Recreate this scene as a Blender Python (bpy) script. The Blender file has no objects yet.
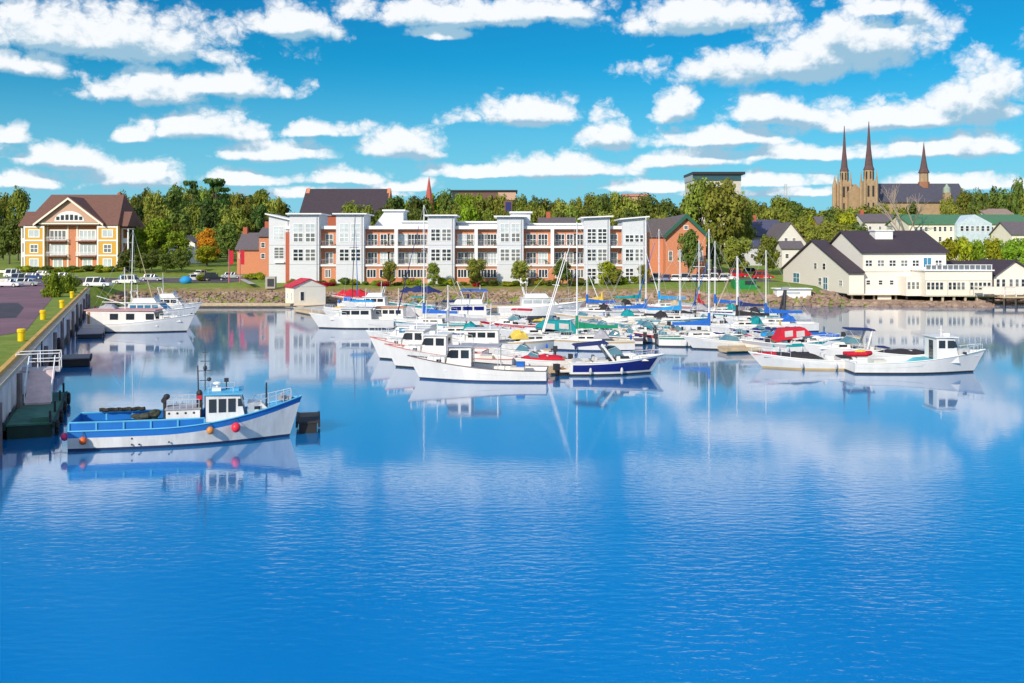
import bpy, math, random
from mathutils import Vector, Matrix, noise as mnoise
R = math.radians
rnd = random.Random(11)
scene = bpy.context.scene
COL = scene.collection

# ------------------------------------------------------------------ camera
CAMZ, FPX, HOR = 10.0, 1000.0, 247.0
cam = bpy.data.cameras.new("camera")
cam.sensor_width = 36.0
cam.lens = 36.0 * FPX / 1024.0
cam.shift_y = -(341.5 - HOR) / 1024.0
cam.clip_start = 0.5
cam.clip_end = 9000
camo = bpy.data.objects.new("camera", cam)
camo.location = (0, 0, CAMZ)
camo.rotation_euler = (R(90), 0, 0)
COL.objects.link(camo)
scene.camera = camo
scene.view_settings.view_transform = 'Standard'
scene.view_settings.look = 'None'
scene.view_settings.gamma = 1.0
scene.view_settings.exposure = 0.50
scene.render.engine = 'CYCLES'
scene.cycles.max_bounces = 6
scene.cycles.caustics_reflective = False
scene.cycles.caustics_refractive = False

# ------------------------------------------------------------------ sun
SUN = Vector((-0.48, -0.75, 0.47)).normalized()      # towards the sun
sl = bpy.data.lights.new("sun", 'SUN')
sl.energy = 3.3
sl.angle = R(0.5)
sl.color = (1.0, 0.90, 0.76)
so = bpy.data.objects.new("sun", sl)
so.rotation_euler = SUN.to_track_quat('Z', 'Y').to_euler()
so.location = (-60, -80, 80)
COL.objects.link(so)

# ------------------------------------------------------------------ sky with cumulus
wd = bpy.data.worlds.new("World")
scene.world = wd
wd.use_nodes = True
WT = wd.node_tree
WT.nodes.clear()
def wn(t, **k):
    n = WT.nodes.new(t)
    for a, b in k.items():
        setattr(n, a, b)
    return n
def wl(a, b):
    WT.links.new(a, b)
def wmath(op, a, b=None, c=None, clamp=False):
    n = wn('ShaderNodeMath', operation=op, use_clamp=clamp)
    for i, v in enumerate((a, b, c)):
        if v is None: continue
        if isinstance(v, (int, float)): n.inputs[i].default_value = v
        else: wl(v, n.inputs[i])
    return n.outputs[0]
def wvec(op, a, b=None, c=None):
    n = wn('ShaderNodeVectorMath', operation=op)
    for i, v in enumerate((a, b, c)):
        if v is None: continue
        if isinstance(v, (tuple, list)): n.inputs[i].default_value = v
        else: wl(v, n.inputs[i])
    return n.outputs['Value'] if op in ('LENGTH', 'DOT_PRODUCT') else n.outputs[0]
def wsmooth(x, lo, hi):
    n = wn('ShaderNodeMapRange', interpolation_type='SMOOTHSTEP')
    wl(x, n.inputs[0])
    n.inputs[1].default_value = lo
    n.inputs[2].default_value = hi
    return n.outputs[0]
def wmix(f, a, b):
    n = wn('ShaderNodeMix', data_type='RGBA')
    if isinstance(f, float): n.inputs[0].default_value = f
    else: wl(f, n.inputs[0])
    for i, v in ((6, a), (7, b)):
        if isinstance(v, tuple): n.inputs[i].default_value = (*v, 1)
        else: wl(v, n.inputs[i])
    return n.outputs[2]

tc = wn('ShaderNodeTexCoord')
DIR = tc.outputs['Generated']
sep = wn('ShaderNodeSeparateXYZ')
wl(DIR, sep.inputs[0])
az = wmath('ARCTAN2', sep.outputs[0], sep.outputs[1])
el = wmath('ARCSINE', sep.outputs[2])
cb = wn('ShaderNodeCombineXYZ')
wl(az, cb.inputs[0])
wl(el, cb.inputs[1])
UV = cb.outputs[0]
sky = wn('ShaderNodeTexSky', sky_type='NISHITA')
sky.sun_disc = False
sky.sun_elevation = math.asin(SUN.z)
sky.sun_rotation = math.atan2(SUN.x, SUN.y)
sky.altitude = 0
sky.air_density = 1.0
sky.dust_density = 0.3
sky.ozone_density = 3.0
hs = wn('ShaderNodeHueSaturation')
hs.inputs['Saturation'].default_value = 1.22
hs.inputs['Hue'].default_value = 0.487
hs.inputs['Value'].default_value = 1.0
wl(sky.outputs[0], hs.inputs['Color'])
tint = wn('ShaderNodeMix', data_type='RGBA', blend_type='MULTIPLY')
tint.inputs[0].default_value = 1.0
wl(hs.outputs[0], tint.inputs[6])
tint.inputs[7].default_value = (0.035, 0.365, 0.48, 1)
SKYCOL = tint.outputs[2]

# cumulus: where each cloud stands, as bearing and height above the horizon
BLOBS = [(100,34,150,30),(20,62,60,17),(290,22,52,21),(150,88,62,19),(225,84,70,15),(133,134,20,10),(205,126,62,18),(325,128,42,11),
 (270,152,66,11),(405,144,42,20),(62,156,50,15),(14,139,20,10),(130,174,50,16),(470,12,150,19),(437,31,32,9),(560,10,70,15),(520,112,76,18),
 (606,132,28,24),(566,167,78,15),(700,16,88,22),(800,58,140,30),(860,40,80,34),(885,8,34,13),(678,108,26,18),(770,112,62,17),
 (725,137,80,14),(985,95,46,32),(900,116,100,15),(820,152,95,11),(945,146,62,14),(690,158,60,12),(480,172,60,9),(340,178,60,9),(20,182,40,10),
 (245,178,50,9),(330,192,90,6),(780,194,90,6),(640,186,70,8),(760,182,70,8),(940,182,80,8),(410,186,40,7)]
def cloud_field(uv):
    cur = None
    for (px, py, rx, ry) in BLOBS:
        x = (px - 512) / 1000.0; z = (HOR - (py + ry*0.35)) / 1000.0
        l = math.sqrt(x*x + 1 + z*z)
        u, v = math.atan2(x, 1), math.asin(z / l)
        sx, sy = 1000.0 / (rx*1.12), 1000.0 / (ry*1.62)
        a = wvec('MULTIPLY_ADD', uv, (sx, sy, 0), (-u*sx, -v*sy, 0))
        b = wvec('MULTIPLY', a, (-1, -3.0, 0))
        r = wvec('LENGTH', wvec('MAXIMUM', a, b))
        if cur is None: cur = r
        else:
            cur = wmath('SMOOTH_MIN', cur, r, 0.10)
    return wmath('SUBTRACT', 1.0, cur)
def wnoise(vec, scale, detail, rough=0.55):
    n = wn('ShaderNodeTexNoise')
    n.inputs['Scale'].default_value = scale
    n.inputs['Detail'].default_value = detail
    n.inputs['Roughness'].default_value = rough
    wl(vec, n.inputs['Vector'])
    return n
def cloud_parts(uv):
    sq = wvec('MULTIPLY', uv, (1.0, 1.25, 1.0))
    n1 = wnoise(sq, 14, 3)
    warp = wvec('MULTIPLY_ADD', wvec('SUBTRACT', n1.outputs['Color'], (0.5, 0.5, 0.5)), (0.034, 0.014, 0), uv)
    f = cloud_field(warp)
    vo = wn('ShaderNodeTexVoronoi', feature='F1', voronoi_dimensions='2D')          # cauliflower heads
    vo.inputs['Scale'].default_value = 24; vo.inputs['Detail'].default_value = 3.0; vo.inputs['Roughness'].default_value = 0.55; vo.inputs['Lacunarity'].default_value = 2.3
    wl(wvec('MULTIPLY_ADD', wvec('SUBTRACT', wnoise(sq, 45, 4).outputs['Color'], (0.5, 0.5, 0.5)), (0.022, 0.022, 0), sq), vo.inputs['Vector'])
    n2 = wnoise(sq, 34, 8, 0.6)
    fb = wmath('SUBTRACT', n2.outputs['Fac'], 0.5)
    puff = wmath('SUBTRACT', 0.42, vo.outputs['Distance'])
    return f, fb, puff
f, fb, puff = cloud_parts(UV)
F0 = wmath('MULTIPLY_ADD', puff, 0.60, wmath('MULTIPLY_ADD', fb, 0.55, wmath('ADD', f, 0.30)))
fs, fbs, puffs = cloud_parts(wvec('ADD', UV, (-0.004, 0.013, 0)))
F1 = wmath('MULTIPLY_ADD', puffs, 0.3, wmath('MULTIPLY_ADD', fbs, 0.6, wmath('ADD', fs, 0.24)))
# away from the photographed bank: unseen broken cloud behind the viewer and high up, brightened to fill shadows
ng = wnoise(wvec('MULTIPLY', DIR, (1, 1, 2.2)), 3.2, 8, 0.58)
away = wsmooth(wmath('ABSOLUTE', az), 0.65, 1.1)
up = wsmooth(el, 0.75, 1.0)
OUTM = wmath('MAXIMUM', away, up)
FREE = wmath('MULTIPLY', OUTM, wmath('MULTIPLY', wmath('SUBTRACT', ng.outputs['Fac'], 0.42), 4.0))
alpha0 = wsmooth(F0, 0.02, 0.52)
alpha = wmath('MAXIMUM', wmath('MULTIPLY', alpha0, wmath('SUBTRACT', 1.0, OUTM)), FREE, clamp=True)
FS = wmath('MULTIPLY_ADD', puff, 0.3, wmath('MULTIPLY_ADD', fb, 0.6, wmath('ADD', f, 0.24)))
shade = wmath('MULTIPLY', wsmooth(wmath('MULTIPLY_ADD', wmath('SUBTRACT', F1, FS), 0.9, wmath('MULTIPLY', F1, 0.6)), 0.02, 0.56), 0.95, clamp=True)
ccol = wmix(OUTM, wmix(shade, (4.6, 4.72, 4.84), (1.45, 2.5, 3.3)), (6.0, 6.0, 6.0))
lowhaze = wsmooth(el, 0.19, 0.0)
skn = wsmooth(wnoise(wvec('MULTIPLY', DIR, (1, 1, 3)), 5.0, 6).outputs['Fac'], 0.35, 0.68)      # thin high veil, added so the ripples catch lighter glints
SKYD = wmix(wmath('MULTIPLY', wsmooth(el, 0.17, 0.40), 0.9), SKYCOL, wmix(skn, (0.02, 0.55, 2.0), (0.08, 1.05, 2.9)))
SKYC2 = wmix(wmath('MULTIPLY', lowhaze, 0.85), SKYD, (1.45, 3.05, 4.0))
final = wmix(wmath('MULTIPLY', alpha, 0.97, clamp=True), SKYC2, ccol)
bg = wn('ShaderNodeBackground')
bg.inputs['Strength'].default_value = 0.15
wl(final, bg.inputs['Color'])
wo = wn('ShaderNodeOutputWorld')
wl(bg.outputs[0], wo.inputs['Surface'])
wd.cycles.sampling_method = 'MANUAL'
wd.cycles.sample_map_resolution = 512

# ------------------------------------------------------------------ materials
MATS = {}
def pm(name, col, rough=0.6, metal=0.0, var=0.14, scale=1.2, bump=0.0, spec=0.4, stretch=(1, 1, 1)):
    """procedural painted / weathered surface: colour broken up by two noises"""
    if name in MATS: return MATS[name]
    m = bpy.data.materials.new(name)
    m.use_nodes = True
    nt = m.node_tree
    p = nt.nodes['Principled BSDF']
    p.inputs['Roughness'].default_value = rough
    p.inputs['Metallic'].default_value = metal
    p.inputs['Specular IOR Level'].default_value = spec
    t = nt.nodes.new('ShaderNodeTexCoord')
    mp = nt.nodes.new('ShaderNodeMapping')
    mp.inputs['Scale'].default_value = stretch
    nt.links.new(t.outputs['Object'], mp.inputs[0])
    n = nt.nodes.new('ShaderNodeTexNoise')
    n.inputs['Scale'].default_value = scale
    n.inputs['Detail'].default_value = 6
    n.inputs['Roughness'].default_value = 0.65
    nt.links.new(mp.outputs[0], n.inputs['Vector'])
    r = nt.nodes.new('ShaderNodeMapRange')
    r.inputs[1].default_value = 0.3
    r.inputs[2].default_value = 0.7
    r.inputs[3].default_value = 1 - var
    r.inputs[4].default_value = 1 + var * 0.7
    nt.links.new(n.outputs['Fac'], r.inputs[0])
    v = nt.nodes.new('ShaderNodeVectorMath')
    v.operation = 'SCALE'
    v.inputs[0].default_value = col
    nt.links.new(r.outputs[0], v.inputs['Scale'])
    nt.links.new(v.outputs[0], p.inputs['Base Color'])
    if bump:
        b = nt.nodes.new('ShaderNodeBump')
        b.inputs['Strength'].default_value = bump
        b.inputs['Distance'].default_value = 0.1
        nt.links.new(n.outputs['Fac'], b.inputs['Height'])
        nt.links.new(b.outputs[0], p.inputs['Normal'])
    MATS[name] = m
    return m
def glassmat(name, col, rough=0.06):
    m = pm(name, col, rough, 0, 0.3, 0.35, 0, 0.6)
    return m
WHITE = pm('white_paint', (0.80, 0.80, 0.78), 0.5, var=0.05)
CREAMW = pm('cream_white_paint', (0.80, 0.74, 0.62), 0.6, var=0.05, scale=0.6)
GELCOAT = pm('white_gelcoat', (0.76, 0.745, 0.715), 0.25, var=0.08, scale=1.6, stretch=(1, 1, .3))
DECKW = pm('pale_deck', (0.68, 0.63, 0.55), 0.55, var=0.08)
GLASS = glassmat('dark_glass', (0.025, 0.032, 0.042))
PALEG = glassmat('pale_blind_glass', (0.50, 0.56, 0.58), 0.15)
BLUEG = glassmat('blue_glass', (0.05, 0.22, 0.36))
BRICK = pm('orange_brick', (0.59, 0.235, 0.125), 0.8, var=0.22, scale=2.0, stretch=(1, 1, 4))
REDBRICK = pm('red_brick', (0.42, 0.11, 0.06), 0.8, var=0.22, scale=2.0, stretch=(1, 1, 4))
ALU = pm('aluminium', (0.70, 0.70, 0.70), 0.35, 0.55, var=0.06)
MASTW = pm('white_mast', (0.80, 0.79, 0.77), 0.4, 0.0, var=0.05)
DARK = pm('dark_metal', (0.035, 0.035, 0.04), 0.5, 0.2)
BLACKR = pm('black_rubber', (0.018, 0.018, 0.02), 0.75)
SAILB = pm('blue_canvas', (0.012, 0.12, 0.48), 0.8, var=0.2, scale=3)
SAILN = pm('navy_canvas', (0.012, 0.025, 0.12), 0.8, var=0.2, scale=3)
SAILT = pm('teal_canvas', (0.0, 0.26, 0.28), 0.8, var=0.2, scale=3)
SAILG = pm('green_canvas', (0.0, 0.22, 0.11), 0.8, var=0.2, scale=3)
SAILR = pm('red_canvas', (0.52, 0.01, 0.03), 0.8, var=0.2, scale=3)
SAILK = pm('charcoal_canvas', (0.03, 0.026, 0.03), 0.85, var=0.3, scale=3)
SAILY = pm('yellow_canvas', (0.70, 0.50, 0.08), 0.8, var=0.2, scale=3)
SAILC = pm('sky_blue_canvas', (0.02, 0.28, 0.62), 0.8, var=0.2, scale=3)
SAILGY = pm('grey_canvas', (0.36, 0.36, 0.40), 0.8, var=0.2, scale=3)
NAVY = pm('navy_gelcoat', (0.006, 0.014, 0.16), 0.2, var=0.06)
BOOT = pm('black_boot_stripe', (0.02, 0.02, 0.025), 0.5)
BOOTB = pm('dark_blue_boot_stripe', (0.01, 0.03, 0.10), 0.5)
TEAK = pm('varnished_wood', (0.36, 0.17, 0.06), 0.5, var=0.25, scale=4)
DOCKW = pm('weathered_dock_planks', (0.55, 0.42, 0.26), 0.85, var=0.3, scale=2.5, stretch=(1, 6, 1))
DOCKG = pm('grey_dock_planks', (0.24, 0.22, 0.22), 0.85, var=0.3, scale=2.5, stretch=(6, 1, 1))
TRUNK = pm('bark', (0.10, 0.075, 0.055), 0.9, var=0.3, scale=4, stretch=(1, 1, .2))
ASPH = pm('asphalt', (0.12, 0.09, 0.105), 0.9, var=0.35, scale=0.25)
def two_tone(name, c1, c2, scale, rough=0.9, lo=0.42, hi=0.58, bump=0.0, detail=8):
    m = bpy.data.materials.new(name); m.use_nodes = True
    nt = m.node_tree; p = nt.nodes['Principled BSDF']
    p.inputs['Roughness'].default_value = rough
    p.inputs['Specular IOR Level'].default_value = 0.2
    t = nt.nodes.new('ShaderNodeTexCoord')
    n = nt.nodes.new('ShaderNodeTexNoise'); n.inputs['Scale'].default_value = scale; n.inputs['Detail'].default_value = detail
    n.inputs['Roughness'].default_value = 0.7
    nt.links.new(t.outputs['Object'], n.inputs['Vector'])
    r = nt.nodes.new('ShaderNodeValToRGB')
    r.color_ramp.elements[0].position = lo; r.color_ramp.elements[0].color = (*c1, 1)
    r.color_ramp.elements[1].position = hi; r.color_ramp.elements[1].color = (*c2, 1)
    nt.links.new(n.outputs['Fac'], r.inputs[0]); nt.links.new(r.outputs[0], p.inputs['Base Color'])
    if bump:
        b = nt.nodes.new('ShaderNodeBump'); b.inputs['Strength'].default_value = bump; b.inputs['Distance'].default_value = 0.3
        nt.links.new(n.outputs['Fac'], b.inputs['Height']); nt.links.new(b.outputs[0], p.inputs['Normal'])
    MATS[name] = m
    return m

# ------------------------------------------------------------------ mesh building
ORG = {}
class MB:
    def __init__(s): s.v = []; s.f = []; s.m = []
    def add(s, verts, faces, mi=0):
        o = len(s.v); s.v += [tuple(p) for p in verts]
        for f in faces: s.f.append([o + i for i in f]); s.m.append(mi)
        return s
    def hexa(s, b, t, mi=0):
        return s.add(list(b) + list(t), [(3, 2, 1, 0), (4, 5, 6, 7), (0, 1, 5, 4), (1, 2, 6, 5), (2, 3, 7, 6), (3, 0, 4, 7)], mi)
    def box(s, x0, x1, y0, y1, z0, z1, mi=0):
        return s.hexa([(x0, y0, z0), (x1, y0, z0), (x1, y1, z0), (x0, y1, z0)], [(x0, y0, z1), (x1, y0, z1), (x1, y1, z1), (x0, y1, z1)], mi)
    def fbox(s, F, a0, a1, n0, n1, z0, z1, mi=0):
        """box in a facade frame F = (origin, along, outward)"""
        O, A, N = F
        q = lambda a, n, z: (O[0] + A[0]*a + N[0]*n, O[1] + A[1]*a + N[1]*n, O[2] + z)
        return s.hexa([q(a0, n1, z0), q(a1, n1, z0), q(a1, n0, z0), q(a0, n0, z0)], [q(a0, n1, z1), q(a1, n1, z1), q(a1, n0, z1), q(a0, n0, z1)], mi)
    def prism(s, pts, vec, mi=0):
        n = len(pts); vec = Vector(vec)
        a = [Vector(p) for p in pts]; b = [p + vec for p in a]
        s.add(a + b, [tuple(range(n))[::-1], tuple(range(n, 2*n))] + [(i, (i+1) % n, n + (i+1) % n, n + i) for i in range(n)], mi)
        return s
    def tube(s, p0, p1, r0, r1=None, n=6, mi=0):
        r1 = r0 if r1 is None else r1
        p0 = Vector(p0); p1 = Vector(p1); d = (p1 - p0).normalized()
        u = d.orthogonal().normalized(); w = d.cross(u)
        vs = []
        for p, r in ((p0, r0), (p1, r1)):
            for i in range(n):
                a = 2*math.pi*i/n
                vs.append(p + u*(r*math.cos(a)) + w*(r*math.sin(a)))
        return s.add(vs, [tuple(range(n))[::-1], tuple(range(n, 2*n))] + [(i, (i+1) % n, n + (i+1) % n, n + i) for i in range(n)], mi)
    def path(s, pts, r, n=5, mi=0):
        for a, b in zip(pts, pts[1:]): s.tube(a, b, r, r, n, mi)
        return s
    def ball(s, c, rx, ry=None, rz=None, n=10, k=6, mi=0, jit=0.0, rg=None):
        ry = rx if ry is None else ry; rz = rx if rz is None else rz
        vs = [(c[0], c[1], c[2] - rz)]
        for j in range(1, k):
            t = -math.pi/2 + math.pi*j/k
            for i in range(n):
                a = 2*math.pi*i/n; q = 1 + (rg.uniform(-jit, jit) if rg else 0)
                vs.append((c[0] + rx*q*math.cos(t)*math.cos(a), c[1] + ry*q*math.cos(t)*math.sin(a), c[2] + rz*q*math.sin(t)))
        vs.append((c[0], c[1], c[2] + rz))
        fs = [(0, 1 + (i+1) % n, 1 + i) for i in range(n)]
        for j in range(k - 2):
            for i in range(n):
                a = 1 + j*n + i; b = 1 + j*n + (i+1) % n
                fs.append((a, b, b + n, a + n))
        L = len(vs) - 1; o = 1 + (k-2)*n
        fs += [(o + i, o + (i+1) % n, L) for i in range(n)]
        return s.add(vs, fs, mi)
    def lathe(s, c, prof, n=10, mi=0):
        vs = []
        for (r, z) in prof:
            for i in range(n):
                a = 2*math.pi*(i + .5)/n
                vs.append((c[0] + r*math.cos(a), c[1] + r*math.sin(a), c[2] + z))
        fs = [tuple(range(n))[::-1], tuple(range(len(vs) - n, len(vs)))]
        for j in range(len(prof) - 1):
            for i in range(n):
                fs.append((j*n + i, j*n + (i+1) % n, (j+1)*n + (i+1) % n, (j+1)*n + i))
        return s.add(vs, fs, mi)
    def build(s, name, mats, parent=None, smooth=False, kind=None):
        og = ORG.get(parent.name, (0, 0, 0)) if parent else (0, 0, 0)
        me = bpy.data.meshes.new(name)
        me.from_pydata([(v[0] - og[0], v[1] - og[1], v[2] - og[2]) for v in s.v], [], s.f)
        if not isinstance(mats, (list, tuple)): mats = [mats]
        for m in mats: me.materials.append(m)
        me.polygons.foreach_set('material_index', s.m)
        if smooth: me.polygons.foreach_set('use_smooth', [True]*len(s.f))
        me.update()
        o = bpy.data.objects.new(name, me)
        COL.objects.link(o)
        if parent: o.parent = parent; ORG[o.name] = og
        if kind: o['kind'] = kind
        return o
def thing(name, label, cat, loc=(0, 0, 0), rz=0.0, group=None, world=False):
    """Empty at a thing's base; world=True: its parts are given in world coordinates"""
    o = bpy.data.objects.new(name, None)
    COL.objects.link(o)
    o.empty_display_size = 0.3
    o.location = loc; o.rotation_euler = (0, 0, rz)
    ORG[o.name] = tuple(loc) if world else (0, 0, 0)
    return tag(o, label, cat, group)
def tag(o, label, cat, group=None):
    o['label'] = label; o['category'] = cat
    if group: o['group'] = group
    return o
def sheet(name, pts, z, mat, kind='structure'):
    mb = MB(); mb.add([(x, y, z) for x, y in pts], [tuple(range(len(pts)))])
    return mb.build(name, mat, kind=kind)
def gp(px, py, z=3.0):
    """ground point at height z seen at a photo position (used once to read the plan off the photo)"""
    Y = 1000.0*(CAMZ - z)/(py - HOR)
    return ((px - 512)*Y/1000.0, Y)
def lerp(a, b, t): return a + (b - a)*t
def interp(tab, x):
    if x <= tab[0][0]: return tab[0][1]
    for (a, va), (b, vb) in zip(tab, tab[1:]):
        if x <= b: return lerp(va, vb, (x - a)/(b - a))
    return tab[-1][1]
def sstep(a, b, x):
    t = max(0.0, min(1.0, (x - a)/(b - a))); return t*t*(3 - 2*t)

# ------------------------------------------------------------------ ground, water, roads
def wall_x(y): return -26.6 - 0.3832*(y - 51.9)
SHORE = [(-70, 172), (-64, 178), (-40, 179), (0, 180.5), (14, 180), (26, 175), (38, 170), (58, 168), (80, 167), (84, 176), (110, 176), (900, 190)]
def shore_y(x): return interp(SHORE, x)
def ground_z(x, y):
    base = 3.0 + 2.2*sstep(226, 262, y) + 7.0*sstep(262, 520, y) + 8*sstep(520, 1200, y)
    if x < -70.5 or y > 260: return base
    d = y - shore_y(x)
    if d < 0: return max(-2.0, d*0.45)
    low = sstep(55.5, 59, x)*(1 - sstep(100, 112, x))
    if low > 0:
        hi = 3.0 if d > 22 else interp([(0, 0), (3, 1.25), (6.5, 2.0), (9, 2.25), (16, 2.95), (22, 3.0)], d)
        lo = interp([(0, 0), (4, .4), (9, .4)], d)
        return lerp(base, lerp(hi, lo, low), 1 - sstep(226, 232, y))
    prof = [(0, 0), (3, 1.25), (6.5, 2.0), (9, 2.25), (16, 2.95), (22, 3.0)]
    return interp(prof, d) if d < 22 else base
GRASS = two_tone('lawn_grass', (0.14, 0.21, 0.026), (0.22, 0.265, 0.045), 0.8)
xs = [-900, -700, -500, -400, -300, -240, -200, -170] + [-150 + 5*i for i in range(16)] + [-72, -70] + [-67 + 3*i for i in range(60)] + [120, 130, 150, 180, 220, 280, 360, 460, 600, 900]
xs = sorted(set(xs))
ys = [165, 168, 170] + [171 + 1.5*i for i in range(24)] + [210, 216, 224, 230, 236, 242, 250, 258, 266, 280, 300, 330, 360, 400, 450, 500, 560, 650, 800, 1000, 1300, 1800, 2600]
mb = MB()
mb.add([(x, y, ground_z(x, y)) for y in ys for x in xs], [(j*len(xs) + i, j*len(xs) + i + 1, (j+1)*len(xs) + i + 1, (j+1)*len(xs) + i) for j in range(len(ys) - 1) for i in range(len(xs) - 1)])
mb.build('ground', GRASS, kind='structure', smooth=True)
sheet('quay_ground', [(-900, 44), (wall_x(44) - .25, 44), (wall_x(165) - .25, 165), (-900, 165)], 3.0, GRASS)

wm = bpy.data.materials.new('harbour_water'); wm.use_nodes = True
nt = wm.node_tree; nt.nodes.remove(nt.nodes['Principled BSDF'])
wdif = nt.nodes.new('ShaderNodeBsdfDiffuse'); wdif.inputs['Color'].default_value = (0.0, 0.30, 0.78, 1)
wglo = nt.nodes.new('ShaderNodeBsdfGlossy'); wglo.inputs['Roughness'].default_value = 0.025
wfre = nt.nodes.new('ShaderNodeFresnel'); wfre.inputs['IOR'].default_value = 2.3
wmx = nt.nodes.new('ShaderNodeMixShader')
# unresolved wavelets: half of the mirror image is spread out by facets smaller than a pixel
wrg2 = nt.nodes.new('ShaderNodeBsdfGlossy'); wrg2.inputs['Roughness'].default_value = 0.17
wgm = nt.nodes.new('ShaderNodeMixShader'); wgm.inputs[0].default_value = 0.33
nt.links.new(wglo.outputs[0], wgm.inputs[1]); nt.links.new(wrg2.outputs[0], wgm.inputs[2])
wpw = nt.nodes.new('ShaderNodeMath'); wpw.operation = 'POWER'; wpw.inputs[1].default_value = 0.34; nt.links.new(wfre.outputs[0], wpw.inputs[0])
nt.links.new(wpw.outputs[0], wmx.inputs[0]); nt.links.new(wdif.outputs[0], wmx.inputs[1]); nt.links.new(wgm.outputs[0], wmx.inputs[2])
nt.links.new(wmx.outputs[0], nt.nodes['Material Output'].inputs['Surface'])
t = nt.nodes.new('ShaderNodeTexCoord')
def ripples(sc, stretch, detail):
    mp = nt.nodes.new('ShaderNodeMapping'); mp.inputs['Scale'].default_value = stretch
    nt.links.new(t.outputs['Object'], mp.inputs[0])
    n = nt.nodes.new('ShaderNodeTexNoise'); n.inputs['Scale'].default_value = sc; n.inputs['Detail'].default_value = detail
    n.inputs['Roughness'].default_value = 0.5
    nt.links.new(mp.outputs[0], n.inputs['Vector'])
    return n.outputs['Fac']
r1 = ripples(3.4, (0.5, 1.0, 1), 4)
r2 = ripples(0.16, (0.5, 1.0, 1), 2)
r3 = ripples(0.03, (0.6, 1.0, 1), 3)      # calm lanes and ruffled patches
mr = nt.nodes.new('ShaderNodeMapRange'); mr.inputs[1].default_value = 0.38; mr.inputs[2].default_value = 0.66; mr.inputs[3].default_value = 0.3; mr.inputs[4].default_value = 1.3
nt.links.new(r3, mr.inputs[0])
m1 = nt.nodes.new('ShaderNodeMath'); m1.operation = 'MULTIPLY'; nt.links.new(r1, m1.inputs[0]); nt.links.new(mr.outputs[0], m1.inputs[1])
m2 = nt.nodes.new('ShaderNodeMath'); m2.operation = 'MULTIPLY_ADD'; nt.links.new(r2, m2.inputs[0]); m2.inputs[1].default_value = 2.0; nt.links.new(m1.outputs[0], m2.inputs[2])
# the open water in front is ruffled, the basin behind lies calm
sepw = nt.nodes.new('ShaderNodeSeparateXYZ'); nt.links.new(t.outputs['Object'], sepw.inputs[0])
ms = nt.nodes.new('ShaderNodeMapRange'); ms.inputs[1].default_value = 20; ms.inputs[2].default_value = 48; ms.inputs[3].default_value = 0.44; ms.inputs[4].default_value = 0.04
nt.links.new(sepw.outputs[1], ms.inputs[0])
bp = nt.nodes.new('ShaderNodeBump'); bp.inputs['Distance'].default_value = 0.07
nt.links.new(ms.outputs[0], bp.inputs['Strength'])
nt.links.new(m2.outputs[0], bp.inputs['Height']); nt.links.new(bp.outputs[0], wglo.inputs['Normal']); nt.links.new(bp.outputs[0], wrg2.inputs['Normal']); nt.links.new(bp.outputs[0], wfre.inputs['Normal'])
MATS['harbour_water'] = wm
sheet('water', [(-1500, -600), (1500, -600), (1500, 260), (-1500, 260)], 0.0, wm)

# roads and parking on the flat ground behind the quay
sheet('road', [(-330, 196), (-56, 196), (-54, 222), (-330, 228)], 3.03, ASPH)
LOTM = pm('worn_plum_asphalt', (0.19, 0.105, 0.13), 0.9, var=0.3, scale=0.2)
a0, a1, a2, a3 = gp(-60, 347), gp(26, 331), gp(50, 301), gp(62, 286)
sheet('parking_lot', [a0, a1, a2, a3, (-80, 195.9), (-240, 195.9), (-140, 80)], 3.02, LOTM)
sheet('pavement', [(-330, 228.3), (-54, 222.3), (-54, 224), (-330, 230.2)], 3.12, pm('pale_concrete', (0.42, 0.40, 0.37), 0.85))
sheet('path', [gp(238, 279), gp(244, 279), gp(256, 284.3), gp(249, 284.3)], 3.06, pm('pale_concrete', (0.42, 0.40, 0.37)))
sheet('car_park', [(26, 201), (54.5, 202), (54.5, 224), (26, 224)], 3.04, ASPH)
sheet('shadow_patch', [gp(-30, 320), gp(16, 318), gp(24, 308), gp(18, 303), gp(-30, 304)], 3.025, pm('shadow_dark_asphalt', (.055, .05, .065), .9, var=.3, scale=.5))  # dark shadow on the lot, put into the colour of a flat sheet
# painted bay lines
mb = MB()
for i in range(12):
    x = -150 + 6*i
    mb.add([(x, 168, 3.035), (x + .15, 168, 3.035), (x + .15, 173, 3.035), (x, 173, 3.035)], [(0, 1, 2, 3)])
mb.build('road_marking', WHITE, kind='structure')

# dry grass and weeds on the bank above the stones
BANK = two_tone('dry_bank_grass', (0.20, 0.17, 0.05), (0.32, 0.24, 0.10), 0.6)
mb = MB(); bx = [-70 + 2*i for i in range(53)]
dd = (2.2, 3.6, 5.0, 6.5, 8.2, 9.6)
mb.add([(x, shore_y(x) + d, ground_z(x, shore_y(x) + d) + .05) for x in bx for d in dd], [(6*i + j, 6*i + 6 + j, 6*i + 7 + j, 6*i + 1 + j) for i in range(len(bx) - 1) for j in range(5)])
mb.build('bank', BANK, kind='structure', smooth=True)
sheet('gravel', [(59.3, 176), (84, 176), (84, 224), (59.3, 224)], .44, pm('tan_gravel', (.36, .25, .17), .9, var=.3))
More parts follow.
